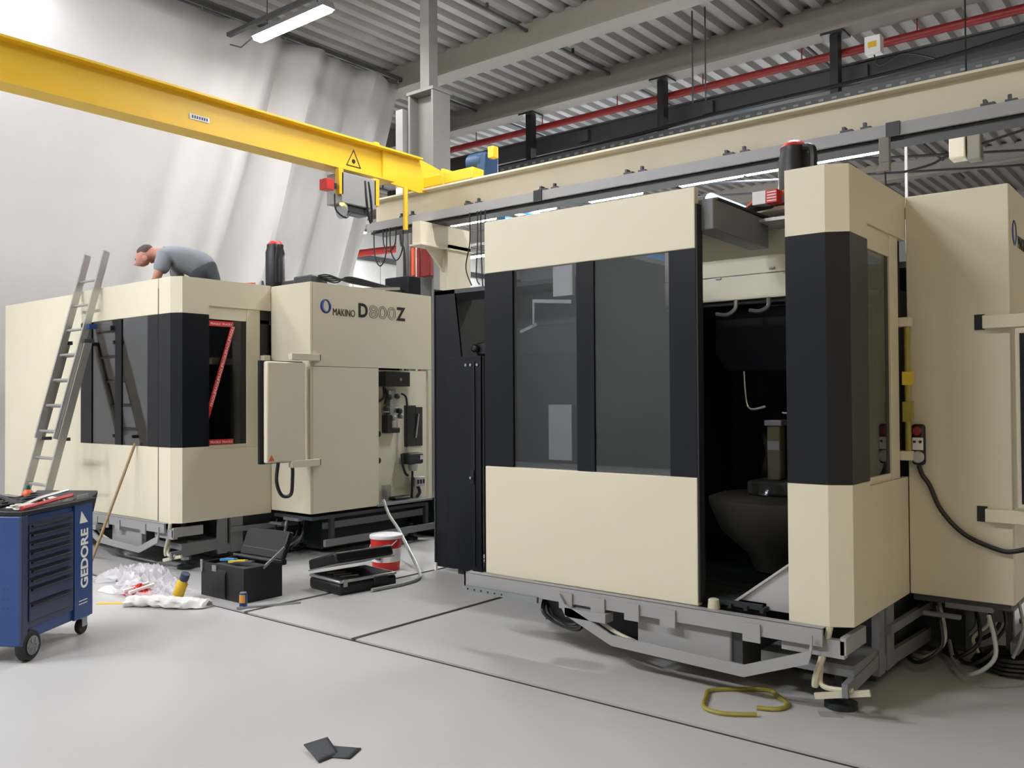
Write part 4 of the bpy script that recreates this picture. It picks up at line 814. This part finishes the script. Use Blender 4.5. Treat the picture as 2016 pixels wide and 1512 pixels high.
bn = empty('cable_bundle', (-3.42, 4.62, 0)); tag(bn, 'tangle of dark cable hanging below the left end of the open machine', 'cable')
for k in range(7): cable('strand', [(-.05, .02 * k, .36), (-.02 + .02 * k, .02 * k - .05, .27 - .01 * k), (.12 + .02 * k, -.02, .2 + .006 * k), (.26, .02 * k - .04, .215 + .012 * k), (.2, .03, .33)], .013, 'cable', bn)
MB().prism([(-.1, .37), (.02, .36), (.28, .25), (.24, .2), (.05, .24)], 1, .0, .12).build('cloth_wrap', 'black', bn)

# ================================================================== PERSON
def skin(name, verts, edges, material, parent, sub=2, root=0):
    me = bpy.data.meshes.new(name); me.from_pydata([v[0] for v in verts], edges, []); o = bpy.data.objects.new(name, me); C.objects.link(o)
    o.modifiers.new('skin', 'SKIN'); 
    for i, v in enumerate(verts):
        r = v[1] if isinstance(v[1], tuple) else (v[1], v[1]); me.skin_vertices[0].data[i].radius = r
    me.skin_vertices[0].data[root].use_root = True
    s_ = o.modifiers.new('sub', 'SUBSURF'); s_.levels = sub; s_.render_levels = sub
    dg = bpy.context.evaluated_depsgraph_get(); m2 = bpy.data.meshes.new_from_object(o.evaluated_get(dg)); bpy.data.objects.remove(o)
    for p_ in m2.polygons: p_.use_smooth = True
    m2.materials.clear(); m2.materials.append(MATS[material]); o = bpy.data.objects.new(name, m2); C.objects.link(o); o.parent = parent; return o
# local frame: +x = way the man faces, +z up; hips at origin height
pe = empty('person', (-8.60, 5.36, 2.5), math.atan2(-.6283, -.7779)); tag(pe, 'man in grey shirt and dark trousers kneeling bent over on the left machine roof', 'person')
H = .52
sk = [((0, 0, H), .1), ((.18, 0, H + .15), .11), ((.34, 0, H + .22), .11), ((.47, 0, H + .245), .07), ((.54, 0, H + .235), .062), ((.60, 0, H + .235), .075), ((.665, 0, H + .22), (.1, .1)), ((.70, 0, H + .16), (.085, .085)), ((.67, 0, H + .09), (.06, .06)),
      ((.39, .19, H + .2), .065), ((.42, .24, H - .02), .048), ((.52, .2, H - .22), .04), ((.58, .19, H - .30), .034),
      ((.39, -.19, H + .2), .065), ((.42, -.24, H - .02), .048), ((.52, -.2, H - .22), .04), ((.58, -.19, H - .30), .034),
      ((.0, .1, H - .1), .075), ((.1, .12, .1), .06), ((-.3, .12, .07), .055), ((-.36, .12, .06), .04),
      ((.0, -.1, H - .1), .075), ((.1, -.12, .1), .06), ((-.3, -.12, .07), .055), ((-.36, -.12, .06), .04)]
ed = [(0, 1), (1, 2), (2, 3), (3, 4), (4, 5), (5, 6), (6, 7), (7, 8), (2, 9), (9, 10), (10, 11), (11, 12), (2, 13), (13, 14), (14, 15), (15, 16), (0, 17), (17, 18), (18, 19), (19, 20), (0, 21), (21, 22), (22, 23), (23, 24)]
skin('body', sk, ed, 'skin', pe)
sh = [((-.06, 0, H + .0), (.16, .17)), ((.10, 0, H + .13), (.185, .175)), ((.30, 0, H + .215), (.19, .17)), ((.43, 0, H + .235), (.10, .10)), ((.37, .19, H + .17), .1), ((.41, .235, H - .02), .08), ((.37, -.19, H + .17), .1), ((.41, -.235, H - .02), .08)]
skin('shirt', sh, [(0, 1), (1, 2), (2, 3), (2, 4), (4, 5), (2, 6), (6, 7)], 'shirt', pe)
tr_ = [((.0, 0, H + .03), (.19, .17)), ((-.08, 0, H - .04), (.19, .18)), ((.02, .11, H - .1), .15), ((.11, .12, .12), .11), ((-.28, .12, .1), .085), ((.02, -.11, H - .1), .15), ((.11, -.12, .12), .11), ((-.28, -.12, .1), .085)]
skin('trousers', tr_, [(0, 1), (1, 2), (2, 3), (3, 4), (1, 5), (5, 6), (6, 7)], 'trousers', pe)
hr = [((.585, 0, H + .25), (.08, .07)), ((.64, 0, H + .27), (.1, .085)), ((.70, 0, H + .25), (.085, .06)), ((.73, 0, H + .215), (.07, .04))]
skin('hair', hr, [(0, 1), (1, 2), (2, 3)], 'hair', pe)
for s_ in (-1, 1):
    MB().lathe((.625, s_ * .098, H + .17), [(.0, -.012), (.026, -.006), (.03, .006), (.012, .012)], 12, 1).build('ear', 'skin', pe)
    MB().lathe((.752, s_ * .035, H + .165), [(.0, -.008), (.01, 0), (.0, .008)], 10, 0).build('eye', 'ink', pe)
    # hands
    base = Vector((.58, s_ * .19, H - .30)); hv = [(base, .028), (base + Vector((.04, 0, -.04)), (.034, .018)), (base + Vector((.07, 0, -.065)), (.034, .014))]; he = [(0, 1), (1, 2)]
    for k in range(4):
        y0_ = (k - 1.5) * .018; f0 = base + Vector((.07, y0_, -.065)); i0 = len(hv)
        hv += [(f0 + Vector((.03, 0, -.015)), .0085), (f0 + Vector((.055 + .006 * (k in (1, 2)), 0, -.035)), .0075)]; he += [(2, i0), (i0, i0 + 1)]
    i0 = len(hv); hv += [(base + Vector((.03, -s_ * .035, -.045)), .01), (base + Vector((.06, -s_ * .05, -.07)), .008)]; he += [(1, i0), (i0, i0 + 1)]
    skin('hand', hv, he, 'skin', pe, 1)
    MB().box(-.46, -.3, s_ * .12 - .05, s_ * .12 + .05, .0, .11).build('shoe', 'black', pe, .03)
MB().prism([(.74, H + .15), (.79, H + .11), (.73, H + .095)], 1, -.014, .014).build('nose', 'skin', pe, .006)
skin('cap_collar', [((.43, 0, H + .245), .09), ((.47, 0, H + .245), .08)], [(0, 1)], 'shirt', pe, 1)
